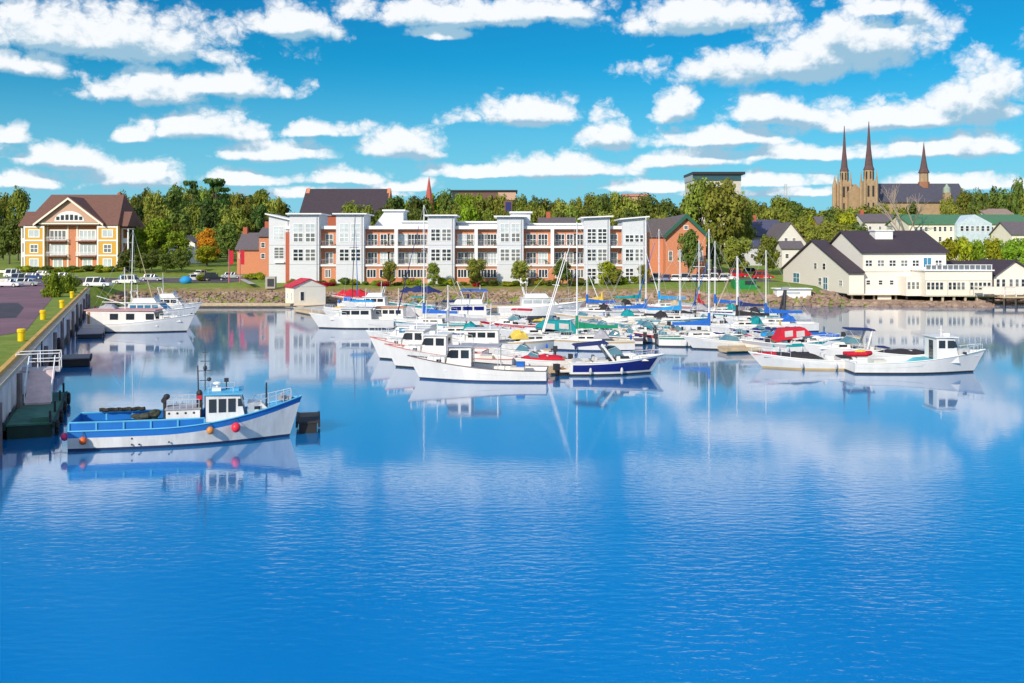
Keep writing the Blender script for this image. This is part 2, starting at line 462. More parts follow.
# riprap along the water's edge
ROCK = two_tone('shore_rock', (0.15, 0.095, 0.075), (0.44, 0.32, 0.23), 0.45, 0.9, 0.32, 0.68)
mb = MB(); rg = random.Random(3)
for i in range(4200):
    x = rg.uniform(-70, 104)
    d = rg.uniform(-.6, 5.2 if x < 48 else 4.0) if x < 48 or x > 61 else rg.uniform(-.6, 9)
    if rg.random() < (d - (3.4 if x < 54 else 7))/2.4: continue
    y = shore_y(x) + d
    r = rg.uniform(.16, .46)*(1 if x < 20 else 1.25)
    mb.ball((x, y, ground_z(x, y) + r*.2), r*rg.uniform(.8, 1.4), r*rg.uniform(.8, 1.2), r*rg.uniform(.55, .9), 6, 4, 0, .22, rg)
o = mb.build('riprap', ROCK, kind='stuff')
# ================================================================== buildings
MIDG = glassmat('curtained_glass', (0.16, 0.17, 0.17), 0.1); wrg = random.Random(4)
def window(parent, F, ac, zc, w, h, cols=2, rows=2, frame=.12, mun=.06, glass=None, fm=None, name='window', out=.06, sill=False):
    if glass is GLASS and wrg.random() < .3: glass = MIDG
    mb = MB()
    a0, a1, z0, z1 = ac - w/2, ac + w/2, zc - h/2, zc + h/2
    mb.fbox(F, a0, a1, -.05, out, z1 - frame, z1); mb.fbox(F, a0, a1, -.05, out, z0, z0 + frame)
    mb.fbox(F, a0, a0 + frame, -.05, out, z0 + frame, z1 - frame); mb.fbox(F, a1 - frame, a1, -.05, out, z0 + frame, z1 - frame)
    iw, ih = w - 2*frame, h - 2*frame
    for c in range(1, cols):
        a = a0 + frame + iw*c/cols; mb.fbox(F, a - mun/2, a + mun/2, -.04, out - .02, z0 + frame, z1 - frame)
    for r in range(1, rows):
        z = z0 + frame + ih*r/rows; mb.fbox(F, a0 + frame, a1 - frame, -.04, out - .025, z - mun/2, z + mun/2)
    mb.fbox(F, a0 + frame*.6, a1 - frame*.6, -.08, .012, z0 + frame*.6, z1 - frame*.6, 1)
    return mb.build(name, [fm or WHITE, glass or GLASS], parent)
def ffront(x, y, z=0): return ((x, y, z), (1, 0), (0, -1))      # facade facing the water
def fleft(x, y, z=0): return ((x, y, z), (0, -1), (-1, 0))      # facade facing left (along runs towards the water)
def fright(x, y, z=0): return ((x, y, z), (0, 1), (1, 0))

# ---------------------------------------------------------------- terraced white and brick condominium
S = .195
cx_ = lambda px: (px - 512)*S
cz_ = lambda py: CAMZ - (py - HOR)*S
condo = thing('condominium', 'long three storey white and orange brick condominium with white stair towers', 'apartment building', (cx_(455), 196, 3), world=True)
F_ = 195.0
WALLW = pm('white_siding', (0.62, 0.64, 0.67), 0.6, var=0.05, scale=.5, stretch=(1, 1, 5))
TRIMW = pm('white_trim', (0.80, 0.80, 0.79), 0.5, var=.04)
towers = [  # px left, right, roof left y, roof right y, depth offset
    (267, 288.5, 215, 220, 1.5), (289.5, 319, 214.5, 214.5, 0), (336, 364, 214.5, 214.5, 0), (427.6, 454.5, 216, 216, 0),
    (497, 523.5, 217, 217, 0), (584, 610, 218.2, 217, 0), (622.5, 646, 219.5, 217.5, 0)]
ztop = lambda py: cz_(py)
zs1, zs2, zs3 = cz_(265), cz_(246.5), cz_(228.5)
# main body
mb = MB(); mb.box(cx_(284), cx_(645), F_ + 2.2, F_ + 17, 2.5, zs3 - .1)
mb.build('wall', BRICK, condo)
mb = MB(); mb.box(cx_(283.5), cx_(645.5), F_ + 1.2, F_ + 17.3, zs3 - .1, zs3 + .55)
mb.build('roof', TRIMW, condo)
for i, (l, r, yl, yr, off) in enumerate(towers):
    x0, x1 = cx_(l), cx_(r); y0 = F_ + off
    mb = MB(); mb.prism([(x0, y0, 2.5), (x1, y0, 2.5), (x1, y0, ztop(yr)), (x0, y0, ztop(yl))], (0, 9, 0))
    tw = mb.build('tower', WALLW, condo)
    ov = .6
    mb = MB(); dz = (ztop(yr) - ztop(yl))/(x1 - x0)
    L_, R_ = x0 - ov, x1 + (ov if i not in (0,) else .1)
    mb.prism([(L_, y0 - .8, ztop(yl) - dz*ov), (R_, y0 - .8, ztop(yr) + dz*(R_ - x1)), (R_, y0 - .8, ztop(yr) + dz*(R_ - x1) + .25), (L_, y0 - .8, ztop(yl) - dz*ov + .25)], (0, 11, 0))
    mb.build('tower_roof', TRIMW, tw)
    F = ffront(0, y0)
    xm = (x0 + x1)/2; w = (x1 - x0)
    if i == 0:
        for zc, h, rw, g in ((cz_(233), 2.6, 4, PALEG), (cz_(253), 2.3, 4, GLASS)):
            window(tw, F, xm - .1, zc, 2.0, h, 2, rw, .1, .1, g)
        mb = MB(); mb.fbox(F, xm - 1.0, xm + 1.0, 0, .5, cz_(263), cz_(262)); mb.build('canopy', TRIMW, tw)
    else:
        gr = {1: (PALEG, GLASS, None), 2: (PALEG, GLASS, None), 3: (GLASS, GLASS, None), 4: (GLASS, GLASS, None), 5: (GLASS, GLASS, GLASS), 6: (GLASS, GLASS, GLASS)}[i]
        for s in (-1, 1):
            xc = xm + s*w*.205
            if i in (1, 2, 4):
                window(tw, F, xc, cz_(228), w*.34, 1.7, 2, 2, .1, .1, PALEG)
                window(tw, F, xc, cz_(237.5), w*.34, 1.8, 2, 2, .12, .16, GLASS if i != 2 else PALEG)
            elif i == 6:
                window(tw, F, xc, cz_(238.5), w*.38, 1.5, 2, 2, .12, .16, GLASS)
            else:
                window(tw, F, xc, cz_(235 if i == 3 else 236), w*.36, 2.9 if i == 5 else 2.4, 2, 4 if i == 5 else 3, .12, .16, GLASS)
            window(tw, F, xc, cz_(255), w*.36, 2.4, 2, 3, .12, .16, GLASS)
            if gr[2] and not (i == 6 and s == 1):
                window(tw, F, xc, cz_(274), w*.36, 2.3, 2, 3, .12, .16, GLASS)
SEAM = pm('panel_seam', (.40, .42, .45), .6)
for i, (l, r, yl, yr, off) in enumerate(towers):
    mb = MB()
    for py in (245.2, 264.5): mb.box(cx_(l) + .02, cx_(r) - .02, F_ + off - .015, F_ + off - .002, cz_(py) - .05, cz_(py) + .05)
    mb.box(cx_(r) - .5, cx_(r) - .36, F_ + off - .12, F_ + off - .003, 2.8, ztop(yr) - .3)
    mb.build('downpipe', SEAM, condo)
# brick strip beside the left end tower
mb = MB(); mb.box(cx_(284.5), cx_(290), F_ + .9, F_ + 4, 2.5, cz_(232)); mb.build('brick_pier', REDBRICK, condo)
mb = MB(); mb.box(cx_(646.1), cx_(651), F_ + 2, F_ + 16, 2.5, cz_(232)); mb.build('end_wall', BRICK, condo)
# roof-top structures
for (l, r, yt, yb, slant) in ((381, 400, 210, 226, 1), (512, 531, 212, 227, 1), (400, 428, 221.5, 227, 0), (456, 497, 222, 227, 0), (531, 584, 224, 228, 0)):
    mb = MB(); a, b = cx_(l), cx_(r)
    mb.prism([(a - (2.3 if slant else 0), F_ + 6, cz_(yb)), (b, F_ + 6, cz_(yb)), (b, F_ + 6, cz_(yt)), (a, F_ + 6, cz_(yt))], (0, 7, 0))
    o = mb.build('penthouse', WALLW, condo)
    mb = MB(); mb.box(a - .5, b + .4, F_ + 5.5, F_ + 13.4, cz_(yt) + .002, cz_(yt) + .3); mb.build('penthouse_roof', TRIMW, o)
# balcony bays
RAIL = pm('grey_railing', (0.30, 0.29, 0.30), .5)
bays = [(319, 335.5, [0.5]), (364, 395.8, [.22, .62, .85]), (395.8, 427.6, [.2, .5, .8]), (454.5, 476, [.35, .8]), (476, 497, [.3, .75]),
        (523.5, 552.5, [.28, .68]), (552.5, 584, [.25, .62, .85]), (610, 622.5, [.4])]
brb = random.Random(5)
for (l, r, wins) in bays:
    x0, x1 = cx_(l), cx_(r); yb = F_ + 2.2
    mb = MB(); mb.box(x0, x1, F_ + .7, F_ + 2.2, 2.5, zs1 - .3)
    gw = mb.build('ground_floor_wall', BRICK, condo)
    F = ffront(0, F_ + .7)
    for f in wins: window(gw, F, lerp(x0, x1, f), cz_(273.5), 1.9 if (x1 - x0) > 4 else 1.2, 1.7, 3, 1, .12, .12, GLASS)
    for zf in (zs1, zs2):
        mb = MB(); mb.box(x0, x1, F_ + .4, F_ + 2.2, zf - .28, zf + .10)
        sl_ = mb.build('balcony', TRIMW, condo)
        mb = MB(); yr = F_ + .5
        mb.box(x0, x1, yr, yr + .06, zf + 1.0, zf + 1.08); mb.box(x0, x1, yr, yr + .05, zf + .18, zf + .23)
        n = int((x1 - x0)/.28)
        for k in range(1, n):
            x = lerp(x0, x1, k/n); mb.box(x - .025, x + .025, yr + .01, yr + .045, zf + .23, zf + 1.0)
        mb.build('railing', RAIL, sl_)
        F = ffront(0, yb)
        for f in wins:
            w_ = 2.0 if (x1 - x0) > 4 else 1.6
            window(condo, F, lerp(x0, x1, f), zf + 1.35, w_, 2.3, 3 if w_ > 1.8 else 2, 2, .12, .09, brb.choice((GLASS, GLASS, MIDG, PALEG)), name='balcony_door')
    # side posts
for l in (395.8, 476, 552.5):
    mb = MB(); x = cx_(l); mb.box(x - .32, x + .32, F_ + .35, F_ + 2.18, zs1 + .11, zs3 - .11); mb.build('post', TRIMW, condo)
# balcony things: potted plants and small tables (dark spots behind the rails)
for k in range(16):
    l, r, _ = bays[brb.randrange(len(bays))]
    x = cx_(lerp(l + 2, r - 2, brb.random())); zf = brb.choice((zs1, zs2))
    t_ = thing('potted_plant', 'green potted plant standing behind a condominium balcony railing', 'plant', (x, F_ + 1.3, zf + .1), group='plants on the condominium balconies')
    MB().lathe((0, 0, 0), [(.16, 0), (.22, .35)], 8).build('pot', TEAK, t_)
    m2_ = MB()
    for q in range(26):
        a = brb.uniform(0, 6.3); e = brb.uniform(.1, .45)
        c = Vector((math.cos(a)*e*.8, math.sin(a)*e*.8, .4 + brb.random()*.5)); d = Vector((brb.uniform(-.15, .15), brb.uniform(-.15, .15), .1))
        m2_.add([c - d, c + Vector((.1, .05, 0)), c + d, c - Vector((.1, .05, 0))], [(0, 1, 2, 3)])
    m2_.build('leaves', pm('pot_leaves', (.05, .12, .03)), t_)

# ---------------------------------------------------------------- yellow apartment house, far left
S2 = .255
yx = lambda px: (px - 512)*S2
yz = lambda py: CAMZ - (py - HOR)*S2
YF = 255.0
yel = thing('apartment_house', 'yellow and brick apartment house with brown hipped roof and white fan window', 'apartment building', (yx(72), YF, 4.5), world=True)
YELLOW = pm('ochre_siding', (0.64, 0.36, 0.045), 0.7, var=.08, scale=1, stretch=(1, 1, 6))
TAN = pm('tan_shingle', (0.56, 0.36, 0.26), 0.8, var=.12, scale=2, stretch=(1, 1, 5))
BROOF = pm('brown_shingle_roof', (0.17, 0.085, 0.065), 0.85, var=.2, scale=1.5, stretch=(1, 1, 3))
ez = yz(225.5)
mb = MB(); mb.box(yx(27), yx(119), YF, YF + 16, 4, ez); w_y = mb.build('wall', BRICK, yel)
for (l, r) in ((26, 46.7), (99, 119.8)):
    mb = MB(); mb.box(yx(l), yx(r), YF - 1.2, YF - .003, 4, ez)
    bay = mb.build('corner_bay', YELLOW, yel)
    F = ffront(0, YF - 1.2); xm = (yx(l) + yx(r))/2
    mb = MB()
    for e in (yx(l), yx(r) - .4): mb.fbox(F, e, e + .4, 0, .09, 0 + 4, ez)
    for py in (227, 240.5, 255.5): mb.fbox(F, yx(l) + .4, yx(r) - .4, 0, .1, yz(py) - .2, yz(py) + .2)
    mb.build('trim', TRIMW, bay)
    window(bay, F, xm, yz(233.5), 2.9, 2.1, 2, 1, .25, .15, PALEG)
    window(bay, F, xm, yz(248.5), 2.2, 2.3, 2, 2, .25, .15, GLASS)
    window(bay, F, xm, yz(263), 2.4, 2.4, 2, 1, .25, .15, PALEG)
F = ffront(0, YF)
mb = MB()
for px in (47.6, 68, 77.3, 97.8): mb.fbox(F, yx(px) - .2, yx(px) + .2, -.02, .14, 4, ez)
mb.build('pilaster', CREAMW, yel)
for (l, r) in ((48.5, 67.5), (77.8, 97.2)):
    for zt, zb, g in ((229, 241, PALEG), (243.5, 256, PALEG), (258, 269, PALEG)):
        xm = (yx(l) + yx(r))/2; zc = (yz(zt) + yz(zb))/2; h = yz(zt) - yz(zb) - .3
        window(yel, F, xm, zc, 4.5 if zt < 250 else 2.6, h, 4 if zt < 250 else 2, 1, .3, .25, g if brb.random() < .8 else MIDG, name='patio_door')
        if zt < 250:
            mb = MB(); mb.fbox(F, yx(l), yx(r), 0, 1.3, yz(zb) - .25, yz(zb))
            bl = mb.build('balcony', BROOF, yel)
            mb = MB(); mb.fbox(F, yx(l), yx(r), 1.22, 1.3, yz(zb) + .95, yz(zb) + 1.05)
            for k in range(16): a = lerp(yx(l), yx(r), k/15); mb.fbox(F, a - .03, a + .03, 1.24, 1.29, yz(zb), yz(zb) + .95)
            mb.build('railing', TRIMW, bl)
# side porches
for (l, r) in ((19, 26), (119.8, 127)):
    t0 = yz(228); xa, xb = yx(l), yx(r)
    mb = MB()
    for py in (228, 242, 256): mb.box(xa, xb, YF + 1, YF + 7, yz(py) - .3, yz(py))
    for x in (xa, xb - .35): mb.box(x, x + .35, YF + 1.05, YF + 1.4, 4, yz(228) - .3)
    po = mb.build('porch', TRIMW, yel)
    mb = MB()
    for py in (242, 256): mb.box(xa + .35, xb - .35, YF + 1.1, YF + 1.18, yz(py), yz(py) + 1.0)
    mb.build('porch_rail', TRIMW, po)
# roof: main hip with side hips and the front gable
mb = MB()
def hip(mb, x0, x1, y0, y1, z0, rx0, rx1, ry, z1, mi=0):
    mb.add([(x0, y0, z0), (x1, y0, z0), (x1, y1, z0), (x0, y1, z0), (rx0, ry, z1), (rx1, ry, z1)], [(0, 1, 5, 4), (1, 2, 5), (2, 3, 4, 5), (3, 0, 4), (3, 2, 1, 0)], mi)
hip(mb, yx(25.5), yx(120.5), YF - 1.6, YF + 17, ez + .01, yx(37), yx(112), YF + 8, yz(193)*1.0, 0)
hip(mb, yx(18), yx(36), YF - .2, YF + 9, ez - .2, yx(19.5), yx(33), YF + 4, yz(211))
hip(mb, yx(110), yx(128), YF - .2, YF + 9, ez - .2, yx(114), yx(126.5), YF + 4, yz(211))
rf = mb.build('roof', BROOF, yel)
mb = MB(); A = (yx(72), YF - 1.5, yz(199)); B_ = (yx(41), YF - 1.5, yz(222.5)); C_ = (yx(103), YF - 1.5, yz(222.5))
mb.prism([B_, C_, A], (0, 12, 0)); gab = mb.build('gable', TAN, yel)
mb = MB()
sgn = [(-1, B_), (1, C_)]
for s, P_ in sgn:
    dx, dz = P_[0] - A[0], P_[2] - A[2]; k = 1.13
    e = (A[0] + dx*k, 0, A[2] + dz*k)
    mb.prism([(A[0], YF - 2.3, A[2] + .05), (e[0], YF - 2.3, e[2] + .05), (e[0], YF - 2.3, e[2] + .6), (A[0], YF - 2.3, A[2] + .6)], (0, 10, 0))
mb.build('gable_roof', BROOF, gab)
mb = MB()
for s, P_ in sgn:
    dx, dz = P_[0] - A[0], P_[2] - A[2]; k = 1.12
    e = (A[0] + dx*k, 0, A[2] + dz*k)
    mb.prism([(A[0], YF - 2.42, A[2] - .25), (e[0], YF - 2.42, e[2] - .25), (e[0], YF - 2.42, e[2] + .3), (A[0], YF - 2.42, A[2] + .3)], (0, .11, 0))
mb.box(yx(42), yx(102), YF - 1.75, YF - 1.51, yz(224.4), yz(222.9))
mb.build('bargeboard', CREAMW, gab)
# half-round fan window
def fan(mb, r, y0, y1, mi, a0=0, a1=math.pi, n=14, zs=.68):
    xc, zc = yx(72), yz(221.5)
    pts = [(xc + r*math.cos(lerp(a0, a1, i/n)), y0, zc + r*zs*math.sin(lerp(a0, a1, i/n))) for i in range(n + 1)]
    mb.prism(pts[::-1], (0, y1 - y0, 0), mi)
mb = MB(); fan(mb, 3.8, YF - 1.58, YF - 1.45, 0)
o = mb.build('fan_window', TRIMW, gab)
mb = MB()
for i in range(6):
    x = yx(72) + (-2.9 + 1.16*i); hh = 2.3*math.sqrt(max(.05, 1 - ((x - yx(72))/3.7)**2))*.8
    mb.box(x - .38, x + .38, YF - 1.66, YF - 1.581, yz(221.5) + .35, yz(221.5) + .35 + hh*.75)
mb.build('pane', GLASS, o)
mb = MB(); mb.box(yx(105), yx(108), YF + 8, YF + 9, yz(205), yz(191)); mb.box(yx(110), yx(113), YF + 8, YF + 9, yz(206), yz(194)); mb.build('chimney', REDBRICK, rf)

# ---------------------------------------------------------------- white waterfront restaurant (right)
wh = thing('waterfront_restaurant', 'large cream white gabled waterfront building on piles with dark roof and deck', 'restaurant building', (68, 182, 0.5), world=True)
WSID = pm('cream_clapboard', (0.79, 0.74, 0.66), 0.65, var=.05, scale=.6, stretch=(1, 1, 8))
DROOF = pm('dark_plum_roof', (0.055, 0.040, 0.052), 0.85, var=.15, scale=1, stretch=(1, 1, 4))
# big gable wing turned to the left
gx = 61.0
prof = [(gx, 181, 1.5), (gx, 181, 5.4), (gx, 203, 11.2), (gx, 225, 5.1), (gx, 225, 1.5)]
mb = MB(); mb.prism(prof, (2.7, 0, 0)); gw = mb.build('gable_wing', WSID, wh)
mb = MB()
for (ya, za, yb_, zb) in ((180.4, 5.24, 203, 11.2), (203, 11.2, 225.6, 4.94)):
    mb.prism([(gx - .35, ya, za + .01), (gx - .35, yb_, zb + .01), (gx - .35, yb_, zb + .3), (gx - .35, ya, za + .3)], (3.04, 0, 0))
mb.build('gable_roof', DROOF, gw)
F = fleft(gx, 203)
for a, zc in ((2, 6.2), (7.6, 6.2)): window(gw, F, a, zc, 2.0, 1.3, 1, 2, .1, .06, GLASS)
for a, zc, w, h, g in ((-11.5, 3.4, 5.0, 2.2, BLUEG), (5, 3.2, 2.2, 1.6, GLASS), (8.4, 2.9, 3.0, 2.6, BLUEG), (17.5, 3.3, 2.0, 1.2, GLASS)):
    window(gw, F, a, zc, w, h, 2, 2, .15, .1, g)
# main block
x0, x1, yf = 63.72, 79.0, 182.0
mb = MB(); mb.prism([(x0, yf, 1.5), (x0, yf, 9.1), (x0, yf + 11, 12.9), (x0, yf + 22, 9.1), (x0, yf + 22, 1.5)], (x1 - x0, 0, 0)); mw = mb.build('main_block', WSID, wh)
mb = MB()
for (ya, za, yb_, zb) in ((yf - .6, 8.9, yf + 11, 12.9), (yf + 11, 12.9, yf + 22.6, 8.9)):
    mb.prism([(x0 - .4, ya, za + .01), (x0 - .4, yb_, zb + .01), (x0 - .4, yb_, zb + .28), (x0 - .4, ya, za + .28)], (x1 - x0 + .8, 0, 0))
mr_ = mb.build('main_roof', DROOF, mw)
mb = MB(); mb.box(68.3, 71.6, yf + 6, yf + 9, 11, 13.0); mb.box(68.1, 71.8, yf + 5.8, yf + 9.2, 13.0, 13.2); mb.build('roof_vent', WHITE, mr_)
F = ffront(0, yf)
wx = lambda px, Y=yf: (px - 512)*Y/1000
wz = lambda py, Y=yf: CAMZ - (py - HOR)*Y/1000
for cx in (337, 378, 418, 458, 497, 575): window(mw, F, wx(770 + cx/3.413), wz(263.2), 1.35, 1.25, 2, 2, .12, .12, GLASS)
window(mw, F, wx(770 + 537/3.413), wz(262.5), 1.6, 1.9, 2, 1, .1, .08, BLUEG, name='terrace_door')
for cx in (335, 377, 415, 455): window(mw, F, wx(770 + cx/3.413), wz(282.5), .9, 1.0, 1, 2, .12, .08, GLASS)
F2 = ffront(0, 181)
for cx in (295,): window(mw, F, wx(770 + cx/3.413), wz(282.5), .9, 1.0, 1, 2, .12, .08, GLASS)
mb = MB(); mb.box(x0 - .1, x1 + .1, yf - .06, yf - .004, wz(272, yf), wz(271, yf)); mb.box(x0, x0 + .18, yf - .05, yf - .004, 1.5, 8.9); mb.build('trim_board', pm('warm_trim', (.62, .56, .47), .6), mw)
# dining annex with the roof deck
ax0, ax1, ay = 72.7, 84.5, 176.0
mb = MB(); mb.box(ax0, ax1, ay, yf - .004, 1.3, wz(271, ay)); an = mb.build('dining_annex', WSID, wh)
mb = MB(); mb.box(ax1 - 5.5, ax1, yf - .003, yf + 8, 1.3, wz(271, ay)); mb.build('annex_back', WSID, an)
mb = MB(); mb.box(ax0 - .3, ax1 + .3, ay - .3, yf - .01, wz(271, ay) + .005, wz(270, ay) + .05); dk = mb.build('roof_deck', TRIMW, an)
mb = MB(); zt = wz(270, ay) + .06
for k in range(13): x = lerp(ax0 + .1, ax1 - .1, k/12); mb.box(x - .05, x + .05, ay - .1, ay + .04, zt, zt + .8)
mb.box(ax0, ax1, ay - .12, ay + .06, zt + .8, zt + .9); mb.build('deck_railing', TRIMW, dk)
mb = MB()
for k in range(12): x0_ = lerp(ax0 + .1, ax1 - .1, k/12) + .12; mb.box(x0_, x0_ + .72, ay - .05, ay - .02, zt + .1, zt + .76)
mb.build('glass_panel', pm('smoked_glass', (.16, .18, .2), .15), dk)
F = ffront(0, ay)
for k in range(15):
    if k in (4, 9): continue
    window(an, F, ax0 + .6 + .76*k, wz(286, ay), .66, 1.35, 1, 2, .06, .05, GLASS)
mb = MB(); mb.box(ax0 - .02, ax1 + .02, ay - .04, ay - .005, wz(281, ay), wz(280.2, ay)); mb.box(ax0 - .02, ax1 + .02, ay - .05, ay - .006, 1.3, 1.55)
for x in (ax0, lerp(ax0, ax1, .33), lerp(ax0, ax1, .66), ax1 - .14): mb.box(x, x + .14, ay - .045, ay - .006, 1.56, wz(281, ay) - .01)
mb.build('trim_board', pm('warm_trim', (.62, .56, .47), .6), an)
# lower glazed strip left of the annex
mb = MB(); mb.box(70.2, 72.68, ay + 2, yf - .004, 1.3, wz(277, ay)); sg = mb.build('sun_porch', WSID, an)
F = ffront(0, ay + 2)
for k in range(3): window(sg, F, 70.65 + .78*k, wz(286, ay), .62, 1.35, 1, 2, .06, .05, GLASS)
# dark void under the floor and piles
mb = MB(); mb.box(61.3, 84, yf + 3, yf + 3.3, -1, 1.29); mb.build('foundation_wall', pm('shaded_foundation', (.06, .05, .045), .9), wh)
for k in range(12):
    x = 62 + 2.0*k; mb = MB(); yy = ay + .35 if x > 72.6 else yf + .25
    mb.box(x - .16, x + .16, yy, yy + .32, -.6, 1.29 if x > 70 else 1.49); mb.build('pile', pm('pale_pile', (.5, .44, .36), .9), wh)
mb = MB(); mb.box(gx + .01, 70.2, yf - .9, yf - .01, 1.3, 1.49); mb.box(66.5, 69, yf - .1, yf - .02, -.2, 1.29); mb.build('footing', WSID, wh)
# right-hand gabled house
rh = thing('pier_house', 'cream gabled house with dark roof beside the pier at far right', 'house', (92, 180, 1), world=True)
RY = 178.0
rx = lambda px: (px - 512)*RY/1000
mb = MB(); mb.prism([(rx(994), RY, 1), (rx(1040), RY, 1), (rx(1040), RY, wz(277, RY)), (rx(1014), RY, wz(261, RY)), (rx(994), RY, wz(275, RY))], (0, 12, 0)); w0 = mb.build('wall', WSID, rh)
mb = MB()
mb.prism([(rx(990), RY - .5, wz(279, RY)), (rx(1014), RY - .5, wz(261.2, RY)), (rx(1014), RY - .5, wz(259.7, RY)), (rx(990), RY - .5, wz(277.4, RY))], (0, 13, 0))
mb.prism([(rx(1014), RY - .5, wz(261.2, RY)), (rx(1044), RY - .5, wz(279.6, RY)), (rx(1044), RY - .5, wz(278, RY)), (rx(1014), RY - .5, wz(259.7, RY))], (0, 13, 0))
hip(mb, rx(952), rx(1012), RY + 4, RY + 14, wz(271, RY + 4), rx(954), rx(1012), RY + 9, wz(261, RY + 4))
mb.build('roof', DROOF, rh)
mb = MB(); mb.box(rx(955), rx(993.9), RY + 4.6, RY + 13, 1, wz(271, RY + 4)); mb.build('side_wing', WSID, rh)
F = ffront(0, RY)
for px in (998, 1003.5, 1011, 1017, 1023): window(w0, F, rx(px), wz(283, RY), .75, 1.5, 1, 2, .1, .05, GLASS)
# pier with piles and pale shelters
pr = thing('pier', 'timber pier on piles with pale balustrade at the far right', 'pier', (92, 172, 0), world=True)
mb = MB(); mb.box(83, 112, 169, 175.7, 1.35, 1.6); dkk = mb.build('deck', DOCKW, pr)
for k in range(15):
    for yy in (169.3, 173):
        x = 83.3 + 2.0*k; mb = MB(); mb.tube((x, yy, -1.5), (x, yy, 1.35), .17, .17, 7); mb.build('pile', TRUNK, pr)
mb = MB()
for k in range(15): x = 83.3 + 2.0*k; mb.box(x - .06, x + .06, 169.1, 169.22, 1.6, 2.6)
mb.box(83, 112, 169.08, 169.24, 2.6, 2.7); mb.box(83, 112, 169.1, 169.2, 2.05, 2.12); mb.build('railing', TRIMW, pr)
for (l, r, lab) in ((978, 996, 'pale canvas shelter on the pier beside the restaurant annex'), (1010, 1030, 'pale canvas shelter at the outer right end of the pier')):
    a, b = (l - 512)*.172, (r - 512)*.172
    t_ = thing('canvas_shelter', lab, 'shelter', ((a + b)/2, 172, 1.6), world=True)
    mb = MB(); mb.box(a, b, 170.2, 174, 3.0, 3.15); mb.box(a, b, 170.2, 170.25, 2.0, 3.0); mb.build('awning', CREAMW, t_)
    mb = MB()
    for x in (a + .1, b - .1):
        for y in (170.3, 173.9): mb.box(x - .05, x + .05, y - .04, y + .04, 1.6, 3.0)
    mb.build('frame', ALU, t_)
# white sales kiosk strip in front of the gable
t_ = thing('kiosk', 'low white kiosk counter on the rocks left of the waterfront restaurant', 'kiosk', (48, 172, 1.2), world=True)
mb = MB(); mb.box((777 - 512)*.172, (811 - 512)*.172, 172, 174.5, 1.0, 2.75); mb.build('counter', WHITE, t_)
mb = MB(); mb.box((775 - 512)*.172, (812 - 512)*.172, 171.6, 174.9, 2.753, 2.9); mb.build('roof', TRIMW, t_)
mb = MB(); mb.fbox(ffront(0, 172), (786 - 512)*.172, (800 - 512)*.172, 0, .03, 1.9, 2.3); mb.build('hatch', PALEG, t_)

# ---------------------------------------------------------------- boathouse with the red roof
bh = thing('boathouse', 'small white boathouse with red roof at the water edge', 'boathouse', (-35.6, 172.5, .7), R(-60)); bh.scale = (.88, .88, .82)
MB().box(-3.4, 1.9, -3.0, 3.4, -.8, 3.1).build('wall', CREAMW, bh)
mb = MB(); mb.prism([(1.9, -3.0, 3.1), (1.9, 3.4, 3.1), (1.9, .2, 4.55)], (.06, 0, 0)); mb.prism([(-3.4, -3.0, 3.1), (-3.4, 3.4, 3.1), (-3.4, .2, 4.55)], (.06, 0, 0)); mb.build('gable', CREAMW, bh)
mb = MB()
for s, ye in ((0, -3.4), (1, 3.8)):
    mb.prism([(-3.7, ye, 2.93), (-3.7, .2, 4.58), (-3.7, .2, 4.78), (-3.7, ye, 3.13)], (5.9, 0, 0))
mb.build('roof', pm('red_metal_roof', (0.55, 0.012, 0.035), .5), bh)
window(bh, ((1.9, 0, 0), (0, 1), (1, 0)), -1.3, 1.1, .9, 2.0, 1, 1, .1, .05, GLASS, name='door')
window(bh, ((0, -3.0, 0), (1, 0), (0, -1)), -2.0, 1.1, 1.0, 1.2, 1, 2, .12, .06, PALEG)
window(bh, ((0, -3.0, 0), (1, 0), (0, -1)), .6, 1.0, 1.0, 1.9, 1, 2, .12, .06, PALEG, name='door')
bq = thing('timber_landing', 'timber landing under the red roofed boathouse', 'landing', (-35.6, 172.5, 0), R(-28))
MB().box(-4.2, 3.2, -4.4, 4, -.1, .08).build('deck', DOCKW, bq)

# ---------------------------------------------------------------- brick hall with green gable trim
bk = thing('brick_hall', 'orange brick hall with green gable trim and grey roof behind the car park', 'hall', (38, 232, 3.4), world=True)
KY = 232.0
kx = lambda px: (px - 512)*KY/1000
kz = lambda py: CAMZ - (py - HOR)*KY/1000
GTRIM = pm('green_trim', (0.02, 0.11, 0.07), .6)
GROOF = pm('grey_shingle_roof', (0.13, 0.11, 0.12), .85, var=.2, scale=1.5, stretch=(1, 1, 3))
el_, er_, ap = (kx(663.5), kz(236)), (kx(708), kz(236)), (kx(686), kz(216.5))
mb = MB(); mb.prism([(el_[0] + .5, KY, 2.5), (er_[0] - .5, KY, 2.5), (er_[0] - .5, KY, er_[1]), (ap[0], KY, ap[1]), (el_[0] + .5, KY, el_[1])], (0, 34, 0)); kw = mb.build('wall', BRICK, bk)
mb = MB(); mb.box(kx(648), el_[0] + .49, KY + 4, KY + 34, 2.5, el_[1] - .3); mb.build('side_wing', BRICK, bk)
mb = MB(); mb.prism([(kx(647), KY + 3.5, el_[1] - .29), (el_[0] + .45, KY + 3.5, el_[1] - .29), (ap[0] - .6, KY + 3.5, ap[1] - .35), (kx(655), KY + 3.5, ap[1] - .35)], (0, 31, 0)); mb.build('wing_roof', GROOF, bk)
mb = MB()
for e, s in ((el_, -1), (er_, 1)):
    mb.prism([(e[0], KY - .8, e[1] - .2), (ap[0], KY - .8, ap[1] + .15), (ap[0], KY - .8, ap[1] + .6), (e[0], KY - .8, e[1] + .25)], (0, 35, 0))
mb.build('roof', GROOF, bk)
mb = MB()
